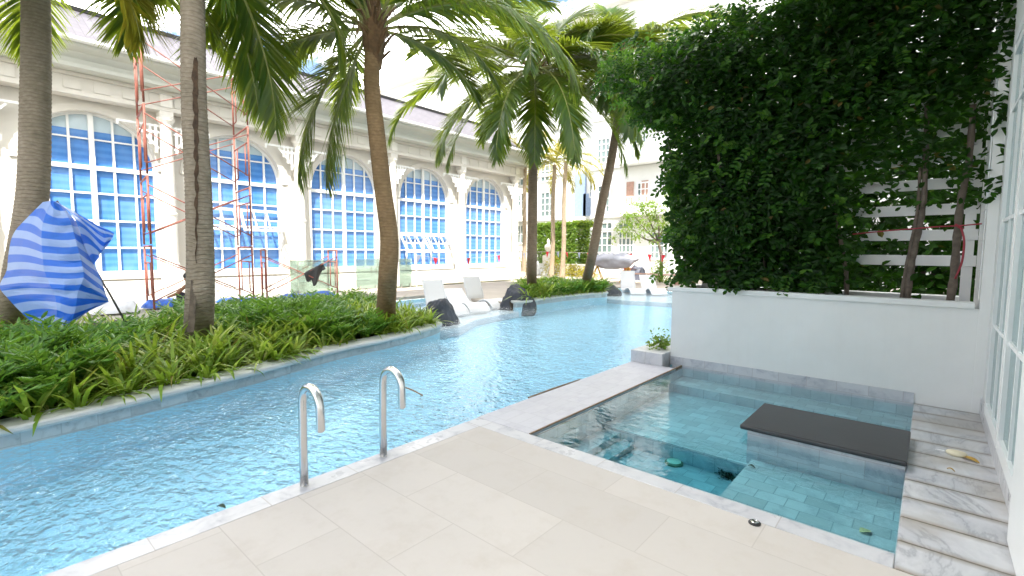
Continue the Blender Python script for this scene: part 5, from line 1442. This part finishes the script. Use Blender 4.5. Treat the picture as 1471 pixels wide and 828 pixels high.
# ---- far terrace: low wall, railing, urn, hedge, shrubs, tree, furniture
lw = thing('garden_wall', 'low white garden wall in front of the hotel hedge', 'garden wall', (-20, 25, .1))
m = MB(); a, b_ = ony(738, 385, 25.5), ony(850, 385, 25.5); m.box(a.x, b_.x, 25.5, 25.75, .06, .75); m.build('wall', M['white_wall'], lw, uv=False)
m = MB(); m.box(a.x-.03, b_.x+.03, 25.46, 25.79, .7505, .81); m.build('coping', M['stone_white'], lw, uv=False); local(lw)
rl = thing('balustrade', 'dark iron balustrade on the garden wall left of the white urn', 'balustrade', (a.x, 25.6, .81))
a2, b2_ = ony(742, 360, 25.6), ony(778, 360, 25.6); m = MB()
m.box(a2.x, b2_.x, 25.59, 25.63, 1.55, 1.60); x = a2.x
while x < b2_.x: m.box(x, x+.025, 25.6, 25.62, .811, 1.55); x += .12
m.build('railing', M['dark_iron'], rl, uv=False); local(rl)
u = ony(787, 360, 25.6); ur = thing('garden_urn', 'white stone urn with finial standing on the garden wall', 'urn', (u.x, 25.62, .81))
m = MB(); m.box(u.x-.28, u.x+.28, 25.4, 25.9, .812, 1.35); m.build('pedestal', M['stone_white'], ur, uv=False)
m = MB(); m.lathe([(.18, 0), (.18, .06), (.08, .12), (.07, .22), (.2, .36), (.26, .52), (.22, .66), (.1, .72), (.08, .84), (.13, .92), (.06, 1.02), (.02, 1.1)], (u.x, 25.65, 1.352), 16); m.build('vase', M['stone_white'], ur, smooth=True, uv=False); local(ur)
def leafcloud(mb, fn, n, L, rng, asp=.55):
    for k in range(n):
        p_, out = fn(rng)
        mb.leaf(p_, (rng.uniform(-1, 1), rng.uniform(-1, 1), rng.uniform(-.8, .6)), Vector(out)+Vector((rng.uniform(-.6, .6), rng.uniform(-.6, .6), rng.uniform(-.2, .8))), L*rng.uniform(.7, 1.2), L*asp, .12)
def boxfn(x0, x1, y0, y1, z0, z1):
    def fn(r):
        f = r.random()
        if f < .65: return (Vector((r.uniform(x0, x1), y0+abs(r.gauss(0, .12)), r.uniform(z0, z1)+.06*math.sin(r.random()*9))), (0, -1, 0))
        return (Vector((r.uniform(x0, x1), r.uniform(y0, y1), z1+r.gauss(0, .07))), (0, 0, 1))
    return fn
rng = random.Random(21)
a, b_ = ony(772, 340, 27.2), ony(829, 340, 27.2)
he = thing('clipped_hedge', 'tall bright green clipped hedge in front of the hotel', 'hedge', ((a.x+b_.x)/2, 27.5, .1))
zt = ony(800, 322, 27.2).z
m = MB(); leafcloud(m, boxfn(a.x, b_.x, 27.1, 28.2, .2, zt), 9500, .19, rng); m.build('foliage', M['shrub'], he, uv=False)
m = MB()
for k in range(9): x = a.x+(b_.x-a.x)*(k+.5)/9; m.tube([(x, 27.6, .05), (x+.05, 27.6, zt*.8)], .04, 6)
m.build('stem', M['bark'], he, uv=False); local(he)
a, b_ = ony(831, 340, 27.3), ony(846, 340, 27.3)
he = thing('clipped_hedge', 'narrow olive green hedge section right of the bright hedge by the hotel doors', 'hedge', ((a.x+b_.x)/2, 27.6, .1))
m = MB(); leafcloud(m, boxfn(a.x, b_.x, 27.2, 28.2, .2, zt), 2600, .18, rng); m.build('foliage', M['yellow_shrub'] if False else M['frond'], he, uv=False)
m = MB(); m.tube([((a.x+b_.x)/2, 27.6, .05), ((a.x+b_.x)/2, 27.6, zt*.8)], .05, 6); m.build('stem', M['bark'], he, uv=False); local(he)
for (px, py, w_, h_, mat, lab) in ((752, 391, .7, .55, 'yellow_shrub', 'small yellow shrub at the left end below the garden wall'), (797, 389, 1.0, .6, 'yellow_shrub', 'rounded yellow shrub below the white urn'), (822, 390, .9, .35, 'yellow_shrub', 'low spreading yellow shrub left of the leaning palm'), (843, 390, .7, .3, 'yellow_shrub', 'low yellow shrub just behind the leaning palm trunk'),
                                (948, 386, .7, .5, 'shrub', 'small green potted shrub right of the red plant')):
    c = ony(px, py, 24.3) if px < 900 else ony(px, py, 23.0); c.z = .1
    sh_ = thing('low_shrub', lab, 'shrub', tuple(c), 'low garden shrubs'); m = MB()
    def fn(r, c=c, w_=w_, h_=h_):
        a = r.uniform(0, 6.28); u_ = r.random()**.5; ph = r.uniform(0, 1.57); o_ = Vector((math.cos(a)*math.cos(ph), math.sin(a)*math.cos(ph), math.sin(ph)))
        return c+Vector((o_.x*w_*u_, o_.y*w_*u_, .05+o_.z*h_*u_*2)), o_
    leafcloud(m, fn, 520, .15, rng, .4); m.build('foliage', M[mat], sh_, uv=False)
    m = MB(); 
    for k in range(4): m.tube([c-Vector((0, 0, .02)), c+Vector((rng.uniform(-.2, .2)*w_, rng.uniform(-.2, .2)*w_, h_))], .018, 5)
    m.build('stem', M['bark'], sh_, uv=False); local(sh_)
# small light green tree by the hotel
tc = ond(930, 322, 24.5); tb_ = ond(949, 395, 24.5); tb_.z = .1
tre = thing('garden_tree', 'small light green tree with crooked pale limbs in front of the hotel', 'tree', tuple(tb_))
m = MB(); k1 = ond(950, 368, 24.5); 
m.tube(smoothcurve([tb_, k1, ond(945, 345, 24.5)], 5), [.10]*3+[.09]*4+[.07]*4, 8)
tips = []
for (px, py, dd) in ((912, 312, 0), (925, 300, .5), (940, 295, -.4), (955, 305, .3), (918, 335, -.5), (935, 318, .8), (905, 325, .3), (960, 330, -.3)):
    e_ = ond(px, py, 24.5+dd); st = ond(946, 348, 24.5); m.tube(smoothcurve([st, st.lerp(e_, .5)+Vector((rng.uniform(-.15, .15), 0, -.15)), e_], 4), [.05, .047, .044, .04, .034, .028, .022, .016, .012], 6); tips.append(e_)
m.build('trunk', M['bark'], tre, smooth=True, uv=False)
m = MB()
for e_ in tips:
    for k in range(9):
        cc = e_+Vector((rng.gauss(0, .42), rng.gauss(0, .42), rng.gauss(0, .30)))
        for j in range(26): m.leaf(cc+Vector((rng.gauss(0, .14), rng.gauss(0, .14), rng.gauss(0, .11))), (rng.uniform(-1, 1), rng.uniform(-1, 1), rng.uniform(-.9, .3)), (rng.uniform(-.5, .5), rng.uniform(-.5, .5), 1), .16, .075, .1)
m.build('crown', M['shrub'], tre, uv=False); local(tre)
# covered furniture on yellow trestle legs
cf = ond(880, 375, 23.0); cg = ond(880, 400, 23.0); cg.z = .104
root = thing('covered_furniture', 'grey fabric covered heap of furniture standing on yellow trestle legs', 'covered furniture', (cf.x, cf.y, .1))
m = MB(); n, k = 30, 22
def cfh(r, a, s):
    return 0
cx_, cy_, cz_ = cf.x, cf.y, cf.z
for i in range(k+1):
    v = i/k
    for j in range(n):
        a = 2*math.pi*j/n
        rr = (.55+.55*math.sin(min(1, v*1.6)*math.pi/2))*(1 if v < .75 else 1-(v-.75)*2.6)
        fold = 1+.10*math.sin(a*7+v*4)*(.3+v)+.16*NZ.noise(Vector((math.cos(a)*2, math.sin(a)*2, v*4)))
        z = cz_-.32+v*.62+.10*math.sin(a*3+1)*v+.13*NZ.noise(Vector((math.cos(a)*3, math.sin(a)*3, v*3+5)))
        off = CR*math.cos(a)*rr*fold*1.02+CA*math.sin(a)*rr*fold*.6
        m.v.append((cx_+off.x, cy_+off.y, z))
for i in range(k):
    for j in range(n): a, b_ = i*n+j, i*n+(j+1) % n; m.face((a, b_, b_+n, a+n))
m.face([j for j in range(n)][::-1]); m.face([k*n+j for j in range(n)])
m.build('cover', M['grey_cloth'], root, smooth=False, uv=False)
for (px, dd) in ((858, 0), (902, .3)):
    ap = ond(px, 384, 23.0+dd)
    for (q_, f_) in ((-.36, .18), (.30, .18), (-.30, -.2), (.34, -.2)):
        m = MB(); m.tube([ap+CA*f_*.3+Vector((0, 0, .1)), Vector((ap.x, ap.y, .1))+CR*q_+CA*f_], .024, 6); m.build('leg', M['yellow'], root, smooth=True, uv=False)
local(root)
q = ond(918, 377, 24.2)
m = MB()
for i in range(21):
    s = i/20
    for j in range(7):
        v = j/6; pt = q+CR*(-.55+1.15*s)+Vector((0, 0, .30*math.sin(s*9)*.5+.12-.5*v*(.6+.4*math.sin(s*6))))+CA*(.06*math.sin(s*17+v*2)); m.v.append(tuple(pt))
for i in range(20):
    for j in range(6): m.face((i*7+j, i*7+j+1, (i+1)*7+j+1, (i+1)*7+j))
# timber benches, and the red plant in its pot
for (px, py, hl, lab) in ((915, 409, .8, 'low pinkish timber bench behind the reclined lounger, left of its twin'), (955, 405, .7, 'low pinkish timber bench half hidden by the vine, right of its twin')):
    c = ony(px, py, 21.3); c.z = .1
    root = thing('timber_bench', lab, 'bench', tuple(c), 'low timber benches')
    for k in range(4):
        m = MB(); m.beam(c+CR*-hl+CA*(-.18+.12*k)+Vector((0, 0, .46)), c+CR*hl+CA*(-.18+.12*k)+Vector((0, 0, .46)), .10, .05); m.build('slat', M['tan_wood'], root, uv=False)
    for sx in (-1, 1):
        for sy in (-1, 1):
            m = MB(); b_ = c+CR*sx*(hl-.12)+CA*sy*.16; m.beam(b_, b_+Vector((0, 0, .435)), .08, .08); m.build('leg', M['tan_wood'], root, uv=False)
    local(root)
c = ony(899, 396, 22.2); c.z = .1
root = thing('red_plant', 'red leaved bromeliad plant in a terracotta pot behind the timber bench', 'plant', tuple(c))
m = MB(); m.lathe([(.16, 0), (.2, .38), (.23, .40), (.23, .46), (.18, .45)], c, 14); m.build('pot', M['terracotta'], root, uv=False)
m = MB(); strap_clump(m, (c.x, c.y, c.z+.44), rng, 26, .75); 
for i in range(0, len(m.v), 2):
    a_, b_ = Vector(m.v[i]), Vector(m.v[i+1]); mid = (a_+b_)/2; m.v[i] = tuple(mid+(a_-mid)*2.4); m.v[i+1] = tuple(mid+(b_-mid)*2.4)
m.build('leaves', M['red_leaf'], root, uv=False); local(root)
# grey cloth heap and a white cushioned daybed on the far terrace
c = ony(918, 372, 23.6)
o = MB()
heap('grey_cover', ony(898, 382, 23.8).xy.to_3d()+Vector((0, 0, .1)), ony(926, 382, 23.8).xy.to_3d()+Vector((0, 0, .1)), .35, .75, simple('dark_grey_cloth', (.10, .11, .15), .7, .3, 4), 'dark grey crumpled cover behind the covered furniture', 8, 'cover')
heap('white_cushions', ony(752, 384, 24.9).xy.to_3d()+Vector((0, 0, .1)), ony(776, 384, 24.9).xy.to_3d()+Vector((0, 0, .1)), .4, .7, M['white_sack'], 'pale grey crumpled cushions heaped left of the yellow shrub', 12, 'cushions')
